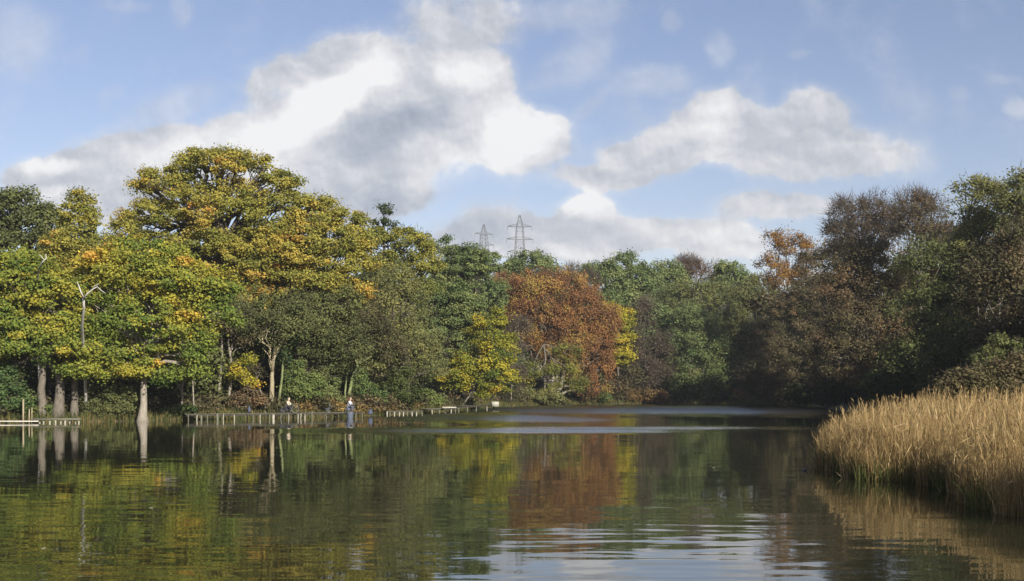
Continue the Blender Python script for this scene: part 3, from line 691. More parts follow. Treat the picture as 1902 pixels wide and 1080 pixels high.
# ------------------------------------------------------------------ shrubs standing on the banks
def shrub(lab, bx, Y, lobes, pal, tint=.5, seed=None, size=1.0, style='bush', cat='shrub', name='shrub', **kw):
    kw.setdefault('r0', .05); kw.setdefault('bark', 'dark'); kw.setdefault('nsub', 6)
    return plant(name, lab, cat, bx, Y, lobes, pal, style, tint=tint, seed=seed, size=size, low=.8, parts=('stem', 'foliage'), **kw)


shrub('bright green bush at the far left edge above the pale planks', 25, 114.5, [(20, 735, 34, 26), (45, 750, 22, 18), (-15, 720, 30, 40), (8, 700, 28, 20)], 'blue_green', .6, 101)
shrub('small green bush between the stout trunk and the bent trunk', 95, 116, [(95, 762, 9, 11), (86, 766, 9, 7)], 'blue_green', .7, 102, .8)
shrub('wide dark olive bush sagging into the water left of the flared trunk', 200, 117.5, [(185, 745, 36, 26), (225, 750, 30, 24), (160, 755, 18, 18), (205, 765, 45, 13), (240, 730, 20, 18), (215, 720, 34, 16)], 'olive', .35, 103, 1.0)
shrub('tuft of green rushes and nettles left of the long jetty', 315, 120.5, [(315, 767, 24, 9), (345, 763, 18, 11), (295, 772, 12, 7)], 'blue_green', .75, 104, .8)
shrub('red-brown bramble in the shade under the yellow sapling', 468, 132, [(462, 735, 16, 16), (480, 742, 14, 14), (445, 745, 16, 12)], 'brown_green', .85, 105)
shrub('fresh green elder bush behind the angler in the pale jacket', 560, 137, [(545, 700, 20, 26), (565, 725, 24, 20), (590, 715, 20, 22), (540, 730, 16, 18), (555, 680, 14, 16)], 'blue_green', .75, 106, 1.0)
shrub('green bush left of the V-shaped light trunks', 610, 141, [(600, 735, 20, 16), (622, 740, 18, 14), (612, 715, 18, 16)], 'mid_green', .6, 107)
shrub('blue-green bush right of the V-shaped light trunks', 685, 144, [(675, 725, 20, 24), (700, 735, 20, 18), (665, 700, 14, 20)], 'blue_green', .6, 108)
shrub('dark green bramble hanging over the bank behind the right platforms', 735, 149, [(730, 720, 26, 22), (760, 735, 24, 16), (715, 745, 20, 12), (745, 700, 24, 18)], 'dark_green', .75, 109, 1.1)
shrub('rounded pale green bush on the bank behind the middle platform', 800, 161, [(803, 746, 13, 9), (815, 742, 10, 10), (790, 735, 14, 12)], 'blue_green', .95, 110, 1.0)
shrub('bright low bush at the foot of the rust-red beech', 1105, 233, [(1095, 738, 20, 10), (1115, 734, 18, 10)], 'blue_green', .6, 111, 1.4)
shrub('grey-green scrub along the water left of the rust-red beech', 985, 214, [(975, 735, 22, 12), (1000, 738, 20, 10), (1030, 738, 22, 10)], 'olive', .7, 112, 1.4)
shrub('pale tan scrub at the water right of the rust-red beech', 1180, 243, [(1165, 735, 26, 12), (1200, 735, 24, 14), (1225, 738, 16, 12)], 'bracken', .35, 113, 1.4)
shrub('tangled brown scrub under the grey-mauve tree', 1150, 240, [(1150, 715, 26, 16), (1175, 700, 20, 18)], 'brown_green', .5, 114, 1.4, style='fine')
shrub('low willow scrub hugging the water below the soft green willow', 1290, 249, [(1270, 725, 34, 20), (1320, 720, 30, 24), (1350, 735, 20, 10)], 'dark_green', .6, 115, 1.5)
shrub('tan reedy scrub glimpsed at the mouth of the black shadow', 1365, 252, [(1362, 728, 14, 10), (1385, 735, 16, 8)], 'bracken', .45, 116, 1.4)
shrub('olive thicket rising behind the reeds at the right edge', 1850, 64, [(1800, 715, 46, 24), (1850, 700, 40, 28), (1895, 700, 40, 30), (1770, 735, 30, 18), (1930, 690, 40, 36), (1840, 735, 50, 20)], 'brown_green', .55, 117, .65, style='fine', r0=.04, density=1.2, fill=1.3)
shrub('dull green hawthorn behind the olive thicket on the right bank', 1870, 84, [(1860, 650, 34, 26), (1830, 665, 26, 22), (1900, 660, 30, 26)], 'olive', .35, 118, .8)
shrub('dark bush at the waterline below the brown trees of the right bank', 1540, 178, [(1540, 725, 40, 26), (1490, 732, 34, 18), (1590, 725, 40, 24)], 'dark_green', .5, 119, 1.3)
shrub('second dark bush along the shaded right bank, partly behind the reeds', 1660, 124, [(1650, 720, 50, 34), (1720, 715, 40, 34)], 'dark_green', .45, 120, 1.1)

plant('dead_tree', 'bleached dead snag with two forked tips standing out of the left oaks', 'tree', 152, 115.4, [(172, 535, 3, 3)], 'olive', 'oak',
      trunk=[(152, 770), (151, 700, -1.5), (151, 640, -5), (153, 600, -6.5), (156, 570, -7), (152, 545, -7.2)], r0=.19, bark='dead', seed=130, fill=.01, density=.01, nsub=0)
snag = [o for o in bpy.data.objects if o.name.startswith('dead_tree')][0]
for o in list(snag.children): bpy.data.objects.remove(o)
mb = MB(); rg = np.random.default_rng(5)


def sp(px, py, Y): return (wx(px, Y), Y, wz(py, Y))


mb.tube([sp(160, 778, 119), sp(158, 700, 118), sp(155, 650, 116), sp(153, 618, 113.6), sp(152, 605, 112.6), sp(156, 572, 110.8), sp(155, 552, 110)], [.17, .16, .15, .14, .13, .11, .09], 9)
mb.build('trunk', BARK['dead'], snag, True)
mb = MB(); mb.tube([sp(155, 553, 110), sp(150, 542, 109.7), sp(146, 530, 109.7), sp(143, 524, 109.7)], [.085, .06, .045, .02], 6); mb.build('branch', BARK['dead'], snag, True)
mb = MB(); mb.tube([sp(155, 556, 110), sp(163, 545, 109.7), sp(172, 538, 109.7), sp(181, 533, 109.7), sp(188, 540, 109.7), sp(196, 545, 109.7)], [.08, .065, .05, .04, .03, .02], 6)
mb.tube([sp(172, 538, 109.7), sp(176, 531, 109.7), sp(184, 528, 109.7)], [.04, .03, .015], 5); mb.build('branch', BARK['dead'], snag, True)

dl = empty('dead_tree', sp(78, 640, 116)); label(dl, 'small bleached forked branch tip poking from the left-edge oak crown', 'tree')
dl.location.z = 0.4
mb = MB(); mb.tube([sp(78, 770, 117), sp(70, 640, 117), sp(70, 520, 115.5), sp(71, 502, 109), sp(78, 488, 107.4), sp(86, 480, 107.3), sp(85, 472, 107.2)], [.16, .13, .09, .07, .06, .05, .02], 6)
mb.tube([sp(82, 483, 107.4), sp(76, 476, 107.3), sp(72, 473, 107.3)], [.045, .03, .015], 5); mb.build('trunk', BARK['dead'], dl, True)


# ------------------------------------------------------------------ woodland filling behind, undergrowth, bank grass (stuff)
def stuff_leaves(name, lobes, pal, style, tint, tsp, size, seed, fill=1.0, density=1.0, low=.8, back=.5, keep=None):
    rng = np.random.default_rng(seed)
    C, V, Fq, tt, bb, T = foliage(lobes, style, rng, tint, tsp, size, fill, 0, low, back, density)
    if T is not None:
        V2, F2 = leaf_quads(*T); F2 = F2 + len(V); V = np.concatenate([V, V2]); Fq = np.concatenate([Fq, F2])
        tt = np.concatenate([tt, np.full(len(F2), .1)]); bb = np.concatenate([bb, np.full(len(F2), .7)])
    return label(mesh_obj(name, V, Fq, LM[pal], None, {'tint': tt, 'bright': bb}), kind='stuff')


def land_points(n, lo, hi, x0, x1, y0, y1, seed):
    r = np.random.default_rng(seed); X = r.uniform(x0, x1, n); Y = r.uniform(y0, y1, n); d = lake_sd(X, Y)
    k = (d > lo) & (d < hi); return X[k], Y[k]


def inview(X, Y, a=-1150, b=1150):
    p = X / np.maximum(Y, 1) * F
    return (p > a) & (p < b)


X, Y = land_points(3000, 9, 34, -110, 0, 100, 260, 1); k = inview(X, Y) & (Y > 112); X, Y = X[k][:150], Y[k][:150]
r = np.random.default_rng(2); g = ground(X, Y)
W = [(x, y, z + h, a, a, h * .95) for x, y, z, a, h in zip(X, Y, g, r.uniform(3, 5, len(X)), r.uniform(3.5, 6.5, len(X)))]
label(stuff_leaves('woodland', W, 'olive', 'fine', .25, .15, 1.7, 3, .8, .7), 'shaded wood filling in behind the left bank', 'wood')
X, Y = land_points(4000, 9, 34, -10, 75, 205, 320, 4); k = inview(X, Y) & (Y > 220) & (X / Y * F < 560); X, Y = X[k][:110], Y[k][:110]
g = ground(X, Y)
W = [(x, y, z + h, a, a, h) for x, y, z, a, h in zip(X, Y, g, r.uniform(4, 6, len(X)), r.uniform(5, 9, len(X)))]
label(stuff_leaves('woodland', W, 'mid_green', 'fine', .3, .2, 2.0, 5, .8, .7), 'green wood filling in behind the far bank', 'wood')
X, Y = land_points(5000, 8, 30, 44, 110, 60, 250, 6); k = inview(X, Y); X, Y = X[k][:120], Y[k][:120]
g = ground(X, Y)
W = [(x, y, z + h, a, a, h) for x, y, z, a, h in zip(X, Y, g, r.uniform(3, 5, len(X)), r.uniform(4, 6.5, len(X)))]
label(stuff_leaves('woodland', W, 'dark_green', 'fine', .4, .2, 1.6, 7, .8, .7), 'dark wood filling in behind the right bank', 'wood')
# far wooded hill seen through gaps
X = r.uniform(-420, 330, 170); Y = r.uniform(330, 430, 170); g = ground(X, Y)
W = [(x, y, z + 7, 9, 7, 8) for x, y, z in zip(X, Y, g)]
label(stuff_leaves('woodland', W, 'olive', 'dense', .5, .2, 4.2, 8, .7, .5), 'distant wood on the rising ground', 'wood')


def scatter_blades(name, X, Y, h0, h1, pal, tint, tsp, seed, w=.05, lean=.25, base=None, kind='stuff', segs=2, tipdroop=.0, hvar=None, attr_h=False):
    r = np.random.default_rng(seed); n = len(X)
    Z = ground(X, Y) if base is None else np.full(n, base)
    H = r.uniform(h0, h1, n) * (hvar if hvar is not None else 1)
    az = r.uniform(0, 2 * math.pi, n); ln = np.abs(r.normal(size=n)) * lean
    dx = np.cos(az) * ln; dy = np.sin(az) * ln
    fa = r.uniform(0, math.pi, n); sx = np.cos(fa) * w / 2; sy = np.sin(fa) * w / 2 * .5
    rows = []
    for i in range(segs + 1):
        t = i / segs; wd = (1 - t) ** .6 if i < segs else 0.08
        if i == 0: wd = .7
        bx = X + dx * H * t ** 1.7; by = Y + dy * H * t ** 1.7; bz = Z - .05 + H * (t - tipdroop * (ln / (lean + 1e-6)) * t ** 3 * .35)
        rows.append(np.stack([bx - sx * wd, by - sy * wd, bz], 1)); rows.append(np.stack([bx + sx * wd, by + sy * wd, bz], 1))
    V = np.stack(rows, 1).reshape(-1, 3); m = 2 * (segs + 1)
    b = (np.arange(n) * m)[:, None]
    Fq = np.concatenate([np.stack([b[:, 0] + 2 * i, b[:, 0] + 2 * i + 1, b[:, 0] + 2 * i + 3, b[:, 0] + 2 * i + 2], 1) for i in range(segs)])
    tt = np.clip(tint + tsp * r.normal(size=n) + .12 * np.sin(X * 1.3 + np.sin(Y)) * np.cos(Y * 1.1), 0, 1)
    return V, Fq, np.tile(tt, segs), np.tile(np.clip(1 + .15 * r.normal(size=n), .5, 1.5), segs)


X, Y = land_points(500000, -.4, 4.5, -60, 60, 100, 262, 9); k = inview(X, Y, -1000, 560) & (lake_sd(X, Y) < np.where(np.random.default_rng(1).random(len(X)) < .6, 1.8, 4.5)); X, Y = X[k][:60000], Y[k][:60000]
V, Fq, tt, bb = scatter_blades('g', X, Y, .3, 1.0, 'grass', .5, .24, 10, w=.10, lean=.4)
label(mesh_obj('bank_grass', V, Fq, LM['grass'], None, {'tint': tt, 'bright': bb}), 'rough green and straw-coloured grass along the far banks', 'grass', kind='stuff')
X, Y = land_points(60000, 1.2, 9, -60, 60, 100, 275, 12); k = inview(X, Y, -1000, 560); X, Y = X[k][:420], Y[k][:420]; g = ground(X, Y)
W = [(x, y, z + h * .6, h * 1.4, h * 1.2, h * .8) for x, y, z, h in zip(X, Y, g, r.uniform(.6, 1.5, len(X)))]
label(stuff_leaves('undergrowth', W, 'brown_green', 'bush', .35, .25, 1.5, 13, .8, .35), 'brown and green brambles under the trees', 'undergrowth')
X, Y = land_points(60000, 1.0, 4, -24, -10, 132, 160, 14); X, Y = X[:60], Y[:60]; g = ground(X, Y)
W = [(x, y, z + .5, 1.0, .9, .7) for x, y, z in zip(X, Y, g)]
label(stuff_leaves('bracken', W, 'bracken', 'bush', .5, .2, 1.2, 15, .8, .4), 'orange-tan bracken on the bank behind the jetty', 'bracken')

DEEP = [(52, 86), (62, 98), (66, 84), (74, 72), (56, 110), (70, 112), (60, 130), (72, 140), (58, 247), (64, 238), (54, 262), (66, 250), (62, 150), (70, 165), (60, 190), (72, 190), (66, 206), (60, 224), (74, 222), (62, 240), (58, 172), (80, 128)]
for i, (x, y) in enumerate(DEEP):
    h = 27 if y > 235 else 20 + (i * 7 % 5); px = HX + x / y * F; k = F / y
    plant('alder_tree', 'brown-green tree deeper in the right wood, mostly hidden', 'tree', px, y, [(px, HY - (h * .72 - EYE) * k, 5 * k, 5.5 * k), (px - 2.5 * k, HY - (h * .42 - EYE) * k, 4.6 * k, 5.5 * k), (px + 2.5 * k, HY - (h * .5 - EYE) * k, 4.6 * k, 6 * k)],
          'brown_green', 'dense', r0=.3, tint=.45, bark='dark', seed=200 + i, size=2.3, group='hidden trees deeper in the right wood', nsub=3, density=.7)

X = r.uniform(16, 60, 90000); Y = r.uniform(8, 110, 90000); sdv = lake_sd(X, Y); k = (sdv > .3) & (sdv < 16); X, Y = X[k][:26000], Y[k][:26000]
V, Fq, tt, bb = scatter_blades('g2', X, Y, .3, 1.1, 'grass', .55, .24, 91, w=.06, lean=.4)
label(mesh_obj('bank_grass', V, Fq, LM['grass'], None, {'tint': tt, 'bright': bb}), 'rough straw-green grass on the near right bank', 'grass', kind='stuff')
# reeds
REED = np.array([(13.1, 52.6), (12.0, 46), (11.9, 42.2), (13.6, 41.3), (13.4, 37.0), (12.0, 32.2), (13.0, 29), (17.5, 25), (20.5, 19), (50, 16), (50, 84), (31, 80), (22, 66), (15.5, 58)], float)


def in_poly(X, Y, P):
    c = np.zeros(X.shape, bool); d = np.full(X.shape, 1e9)
    for i in range(len(P)):
        a, b = P[i], P[(i + 1) % len(P)]; e = b - a
        c ^= ((a[1] > Y) != (b[1] > Y)) & (X < (b[0] - a[0]) * (Y - a[1]) / (b[1] - a[1] + 1e-12) + a[0])
        t = np.clip(((X - a[0]) * e[0] + (Y - a[1]) * e[1]) / (e @ e), 0, 1); d = np.minimum(d, np.hypot(X - a[0] - t * e[0], Y - a[1] - t * e[1]))
    return np.where(c, d, -d)


r = np.random.default_rng(21); n = 640000
X = r.uniform(10.5, 42, n); Y = r.uniform(20, 78, n)
dd = in_poly(X + .7 * np.sin(Y * 1.9) * .4, Y + .5 * np.sin(X * 2.3) * .5, REED)
k = (dd > 0) & inview(X, Y, 300, 2600) & (inview(X, Y, 300, 1060) | (r.random(n) < .45)) & (r.random(n) < np.where(dd < 1.6, .95, .38)); X, Y, dd = X[k], Y[k], dd[k]
X, Y, dd = X[:125000], Y[:125000], dd[:125000]
hv = np.clip(.66 + dd * .30, .66, 1.0) * (1 + .10 * np.sin(X * .9 + 2) * np.cos(Y * .7) + .10 * np.sin(X * 3.1 + 1.3 * np.sin(Y * 2)) * np.cos(Y * 2.3)) * np.where(r.random(len(X)) < .2, r.uniform(.55, 1.15, len(X)), 1) * np.clip(.80 + (X - 12) * .02, .8, .94)
zb = np.clip(ground(X, Y), -.15, .12)
V, Fq, tt, bb = scatter_blades('r', X, Y, 1.7, 2.9, 'reed', .38, .26, 22, w=.032, lean=.15, base=0.0, segs=4, tipdroop=.3, hvar=hv)
V[:, 2] += np.repeat(zb, 10)
# drooping leaves and feathery heads
m = 60000; q = r.integers(0, len(X), m); hgt = r.uniform(.3, 2.5, m) * hv[q]
P = np.stack([X[q] + r.normal(size=m) * .12, Y[q] + r.normal(size=m) * .12, zb[q] + hgt], 1)
A = unit(m, r) * .55; A[:, 2] = r.uniform(.1, 1.2, m); A /= np.linalg.norm(A, axis=1)[:, None]
B = np.cross(A, unit(m, r)); B /= np.linalg.norm(B, axis=1)[:, None]
V2, F2 = leaf_quads(P, A, B, r.uniform(.2, .6, m), np.full(m, .026))
n0 = len(V); V = np.concatenate([V, V2]); Fq = np.concatenate([Fq, F2 + n0]); tt = np.concatenate([tt, np.clip(.5 + .22 * r.normal(size=m), 0, 1)]); bb = np.concatenate([bb, np.ones(m)])
label(mesh_obj('reed_bed', V, Fq, LM['reed'], None, {'tint': tt, 'bright': bb}), 'tall straw-coloured reeds standing in the water at the right', 'reeds', kind='stuff')

# ------------------------------------------------------------------ jetties and platforms
WOOD = plain_mat('weathered_wood', (.07, .07, .05), (.17, .165, .12), 3, stretch=(1, 6, 6))
WOOD_DARK = plain_mat('wet_dark_wood', (.03, .027, .02), (.09, .08, .06), 3, stretch=(1, 6, 6))
POST = plain_mat('pale_post_wood', (.12, .11, .085), (.42, .39, .32), 2.5, stretch=(3, 3, 1))
PLANK = plain_mat('bleached_plank', (.46, .42, .35), (.70, .66, .57), 4, stretch=(.6, 5, 5))
rj = np.random.default_rng(33)


def jetty(name, lab, p0, p1, z, width, posts, thick=.09, mat=WOOD, post_h=None, side=True, front=None):
    """plank deck from p0 to p1 (metres), front edge towards the camera, posts at given fractions"""
    p0 = np.array(p0, float); p1 = np.array(p1, float); L = np.linalg.norm(p1 - p0); d = (p1 - p0) / L; nrm = np.array([-d[1], d[0]]); rz = math.atan2(d[1], d[0])
    root = empty(name, (p0[0], p0[1], 0)); label(root, lab, 'jetty')
    mb = MB(); n = max(3, int(L / .16)); pw = L / n
    for i in range(n):
        c = p0 + d * (i + .5) * pw + nrm * (width / 2 + rj.normal() * .03)
        mb.box((c[0], c[1], z - thick / 2 + rj.normal() * .008), (pw * .9, width * rj.uniform(.96, 1.04), thick * .6), rz)
    mb.build('deck', mat, root)
    mb = MB()
    for off in (.12, width - .12):
        c = (p0 + p1) / 2 + nrm * off; mb.box((c[0], c[1], z - thick - .08), (L, .07, .14), rz)
    mb.build('beam', WOOD_DARK, root)
    for t, hh, w in posts:
        c = p0 + d * L * t + nrm * .02
        mb = MB(); tl = rj.normal() * .05; mb.tube([(c[0] - tl, c[1] + rj.uniform(-.05, .25), -1.0), (c[0] + tl, c[1] + .05, z - thick - .02 + hh)], [w * 1.1, w * rj.uniform(.75, 1)], 8)
        mb.build('post', front or (POST if rj.random() < .4 else WOOD), root)
    for t in np.linspace(.08, .92, max(2, int(L / 4))):
        c = p0 + d * L * t + nrm * (width - .15)
        mb = MB(); mb.tube([(c[0], c[1], -1.0), (c[0], c[1], z - thick - .02)], .06, 6); mb.build('post', WOOD_DARK, root)
    return root


def XY(px, Y): return (wx(px, Y), Y)


pf = [(x - 346) / (548 - 346) for x in (350, 364, 373, 383, 402, 412, 433, 468, 480, 498, 505, 519, 535)]
jetty('fishing_jetty', 'long low wooden jetty with many pale posts at the left bank', XY(346, 122.6), XY(549, 128.6), .62, 1.7,
      [(t, rj.choice([-.02, -.02, -.02, .12]), w) for t, w in zip(pf, (.05, .06, .1, .05, .12, .05, .05, .06, .05, .06, .13, .06, .05))])
jetty('fishing_jetty', 'mid bank jetty section with a row of pale stakes, between the two anglers', XY(551, 128.9), XY(642, 133.0), .60, 1.6,
      [((x - 551) / 91, h, .06) for x, h in ((553, 0), (558, .04), (566, .03), (579, .3), (606, 0))])
jetty('fishing_jetty', 'short dark jetty end under the angler in white', XY(644, 133.2), XY(676, 134.6), .60, 1.6, [(.1, 0, .05), (.5, 0, .05), (.9, 0, .05)], mat=WOOD_DARK)
jetty('fishing_platform', 'square dark platform on a row of white stakes right of the anglers', XY(722, 139.8), XY(786, 141.8), .60, 1.8, [(x, -.0, .07) for x in (.03, .16, .30, .42, .55, .68, .8, .97)], mat=WOOD)
jetty('fishing_platform', 'middle platform with one bleached board laid along it', XY(797, 152.5), XY(858, 160.5), .66, 1.6, [(x, rj.uniform(-.1, .15), .07) for x in (.1, .3, .48, .66, .8, .9)], mat=WOOD)
jetty('fishing_platform', 'farthest dark platform with a pale block at its outer end', XY(860, 163), XY(926, 178), .85, 1.6, [(x, -.03, .07) for x in (.12, .35, .66, .86)], mat=WOOD_DARK)
mb = MB(); mb.box((wx(834, 155.6), 155.6, .78), (1.9, .32, .10), .5); o = mb.build('plank', PLANK); label(o, 'bleached board lying along the middle platform', 'plank')
mb = MB(); mb.box((wx(919, 175.3), 175.3, .93), (1.0, .8, .7), .3); o = mb.build('concrete_block', plain_mat('pale_concrete', (.26, .25, .2), (.42, .41, .34), 6)); label(o, 'pale block at the outer end of the farthest platform', 'block')
mb = MB(); mb.tube([(wx(719, 139.5), 139.5, -.8), (wx(719, 139.5), 139.5, .55)], [.08, .075], 8); o = mb.build('mooring_post', POST); label(o, 'lone white post standing in the water left of the square platform', 'post')
# pale planks at far left
root = empty('walkway', (wx(-30, 112.2), 112.2, 0)); label(root, 'long bleached plank walkway lying on the water at the left edge', 'walkway')
mb = MB()
for j in range(3): mb.box((wx(8, 112.2 + j * .35), 112.2 + j * .35, .17), (6.2, .31, .07), .01)
mb.build('deck', PLANK, root)
for px in (-10, 15, 40, 58):
    mb = MB(); mb.tube([(wx(px, 112), 112.1, -.8), (wx(px, 112), 112.1, .12)], .06, 7); mb.build('post', WOOD_DARK, root)
root = empty('walkway', (wx(62, 113), 113, 0)); label(root, 'low timber edging on short stakes below the bent grey trunk', 'walkway')
mb = MB()
for j in range(4): mb.box((wx(105, 113.2 + j * .4), 113.2 + j * .4, .30 + .02 * j), (4.4, .32, .08), .03)
mb.build('deck', WOOD, root)
for px in (66, 74, 82, 92, 103, 112, 121, 130, 139, 146):
    mb = MB(); mb.tube([(wx(px, 113), 113.0, -.8), (wx(px, 113) + rj.normal() * .03, 113.0, rj.uniform(.06, .24))], rj.uniform(.05, .1), 7); mb.build('post', POST, root)
for i, (px, top, w, lab) in enumerate(((43, 742, .09, 'tallest brown stake standing at the left bank'), (54, 760, .06, 'short brown stake just right of the tallest stake'), (59, 757, .05, 'thin brown stake nearest the stout trunk'))):
    mb = MB(); mb.tube([(wx(px, 113.8), 113.8, -.3), (wx(px, 113.8) + .02, 113.8, wz(top, 113.8))], [w, w * .9], 7); label(mb.build('wooden_stake', BARK['tan']), lab, 'stake')

# ------------------------------------------------------------------ pylons
STEEL = plain_mat('galvanised_steel', (.12, .13, .14), (.22, .23, .24), 1, rough=.6)


def pylon(lab, px, Y, top_py, rot):
    x0 = wx(px, Y); ztop = wz(top_py, Y); g = float(ground(np.array([x0]), np.array([Y]))[0]); H = ztop - g
    root = empty('pylon', (x0, Y, g)); label(root, lab, 'pylon', 'electricity pylons on the skyline')
    ca, sa = math.cos(rot), math.sin(rot)

    def tr(a, b, z): return (x0 + a * ca - b * sa, Y + a * sa + b * ca, g + z)

    def half(z):
        d = H - z
        return .25 + min(d, 6.5) / 6.5 * 1.55 + max(0, d - 6.5) * .055
    mb = MB(); zs = [0, 8, 15, 21, 26, 30] + list(np.linspace(H - 17, H, 8)) if H > 48 else [0] + list(np.linspace(H * .2, H, 12))
    zs = sorted(set(round(float(z), 2) for z in zs if z <= H + .01))
    w = .16
    for sx in (-1, 1):
        for sy in (-1, 1):
            mb.tube([tr(sx * half(z), sy * half(z), z) for z in zs], w, 4)
    for a, b in zip(zs[:-1], zs[1:]):
        ha, hb = half(a), half(b)
        for s in (-1, 1):
            for P, Q in (((-ha, s * ha, a), (hb, s * hb, b)), ((ha, s * ha, a), (-hb, s * hb, b)), ((s * ha, -ha, a), (s * hb, hb, b)), ((s * ha, ha, a), (s * hb, -hb, b))):
                mb.tube([tr(*P), tr(*Q)], .06, 3)
            mb.tube([tr(-hb, s * hb, b), tr(hb, s * hb, b)], .09, 3); mb.tube([tr(s * hb, -hb, b), tr(s * hb, hb, b)], .09, 3)
    mb.build('tower', STEEL, root)
    for z, L in ((H - 6.6, 7.0), (H - 13.8, 7.6), (H - 21, 7.0)):
        mb = MB(); h0 = half(z)
        for s in (-1, 1):
            tip = tr(s * L, 0, z + .2)
            for c in (-h0, h0):
                mb.tube([tr(s * h0, c, z), tip], .12, 4); mb.tube([tr(s * h0, c, z + 1.5), tip], .10, 4)
            for t in (.3, .6):
                mb.tube([tr(s * (h0 + (L - h0) * t), 0, z), tr(s * (h0 + (L - h0) * t), 0, z + 1.5 * (1 - t))], .08, 3)
            mb.tube([tip, (tip[0], tip[1], tip[2] - 2.2)], .14, 5)
        mb.tube([tr(-h0, 0, z), tr(h0, 0, z)], .2, 4)
        mb.build('crossarm', STEEL, root)


pylon('taller right-hand lattice pylon above the round green crown', 965.5, 700, 400, .15)
pylon('shorter left-hand lattice pylon half sunk behind green treetops', 899, 830, 417, .5)

# taller seed heads standing out of the reeds
X, Y = r.uniform(12, 32, 60000), r.uniform(28, 72, 60000); dd = in_poly(X, Y, REED); k = (dd > .2) & inview(X, Y, 300, 1700); X, Y, dd = X[k][:5200], Y[k][:5200], dd[k][:5200]; m = len(X)
hh = r.uniform(2.2, 3.35, m) * np.clip(.70 + dd * .22, .7, 1.0) * np.clip(.82 + (X - 12) * .018, .82, .95)
zb = np.clip(ground(X, Y), -.1, .12); V = []; Fq = []; c = 0
lx, ly = r.normal(size=m) * .27, r.normal(size=m) * .22
P0 = np.stack([X + lx * .5, Y + ly * .5, zb + hh * .75], 1); P1 = np.stack([X + lx, Y + ly, zb + hh], 1)
A = P1 - P0; Ln = np.linalg.norm(A, axis=1); A /= Ln[:, None]; B = np.cross(A, unit(m, r)); B /= np.linalg.norm(B, axis=1)[:, None]
Va, Fa = leaf_quads((P0 + P1) / 2, A, B, Ln * 1.1, np.full(m, .03))
hd = r.random(m) < .6
Pt = P1[hd] + np.array([.03, 0, -.02]); At = A[hd] + np.stack([r.normal(size=hd.sum()) * .35, r.normal(size=hd.sum()) * .3, -.1 * np.ones(hd.sum())], 1); At /= np.linalg.norm(At, axis=1)[:, None]
Bt = np.cross(At, unit(hd.sum(), r)); Bt /= np.linalg.norm(Bt, axis=1)[:, None]
Vb, Fb = leaf_quads(Pt, At, Bt, r.uniform(.16, .30, hd.sum()), r.uniform(.028, .045, hd.sum()))
V = np.concatenate([Va, Vb]); Fq = np.concatenate([Fa, Fb + len(Va)])
label(mesh_obj('reed_heads', V, Fq, LM['reed'], None, {'tint': np.concatenate([np.clip(.6 + .15 * r.normal(size=m), 0, 1), np.clip(.45 + .2 * r.normal(size=len(Fb)), 0, 1)]), 'bright': np.ones(len(Fq))}), 'seed heads standing above the straw-coloured reeds', 'reeds', kind='stuff')

# dark trees behind the left oaks
LG = 'dark trees deeper in the left wood'
for i, (bx, Y, lb, lab) in enumerate(((230, 152, [(215, 500, 60, 46), (260, 560, 70, 60), (180, 590, 60, 60)], 'shadowed tree between the left snag and the tallest oak'),
                                     (340, 150, [(330, 500, 60, 50), (360, 580, 60, 60), (310, 620, 60, 50)], 'shadowed tree behind the flared-trunk oak'),
                                     (450, 156, [(430, 540, 60, 50), (480, 600, 70, 60), (420, 640, 60, 50), (520, 540, 50, 50)], 'shadowed tree behind the pale trunk pair'),
                                     (90, 155, [(60, 540, 70, 60), (110, 600, 80, 60), (0, 600, 80, 70)], 'shadowed tree behind the left-edge oak'),
                                     (570, 160, [(560, 520, 60, 50), (620, 570, 60, 60), (680, 560, 50, 60), (560, 640, 60, 50)], 'shadowed tree behind the orange-gold oak lobe'),
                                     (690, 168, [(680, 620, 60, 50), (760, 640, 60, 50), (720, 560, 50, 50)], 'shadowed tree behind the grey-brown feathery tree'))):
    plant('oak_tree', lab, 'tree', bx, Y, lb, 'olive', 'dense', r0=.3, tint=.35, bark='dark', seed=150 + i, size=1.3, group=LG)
CG = 'trees deeper behind the far bank'
for i, (bx, Y, lb, lab) in enumerate(((960, 262, [(950, 600, 70, 50), (900, 640, 60, 60), (1000, 650, 60, 60)], 'green tree behind the brown thinning tree and beech'),
                                     (1150, 262, [(1130, 640, 50, 50), (1180, 660, 60, 60), (1220, 620, 50, 60)], 'green tree behind the grey-mauve tree'),
                                     (1330, 262, [(1330, 690, 50, 44), (1370, 690, 50, 44), (1260, 690, 50, 44)], 'green tree close behind the soft green willow'),
                                     (840, 225, [(840, 660, 50, 50), (800, 690, 50, 40), (900, 700, 50, 34)], 'green tree behind the bright yellow tree'))):
    plant('oak_tree', lab, 'tree', bx, Y, lb, 'mid_green', 'dense', r0=.3, tint=.35, bark='dark', seed=170 + i, size=1.7, group=CG)
plant('alder_tree', 'brown-green understorey tree behind the pale trunk pair, under the tallest oak', 'tree', 385, 138, [(370, 600, 40, 36), (420, 580, 50, 34), (350, 650, 34, 34), (400, 650, 34, 34), (440, 630, 40, 34), (380, 700, 40, 30), (430, 690, 40, 26)], 'olive', 'fine', r0=.16, tint=.3, bark='dark', seed=180)
# trees on the near right bank, right of the frame, that shade the near reeds
for i, (x, y, h) in enumerate(((24, 14, 12.5), (27.5, 9, 13), (33, 15, 12))):
    bx = HX + x / y * F
    plant('willow_tree', 'willow on the near right bank outside the view', 'tree', bx, y, [(bx, HY - (h * .62 - EYE) / y * F, 3.2 / y * F, h * .34 / y * F)], 'olive', 'fine', r0=.22, tint=.6, bark='grey', seed=190 + i, group='willows on the near right bank')

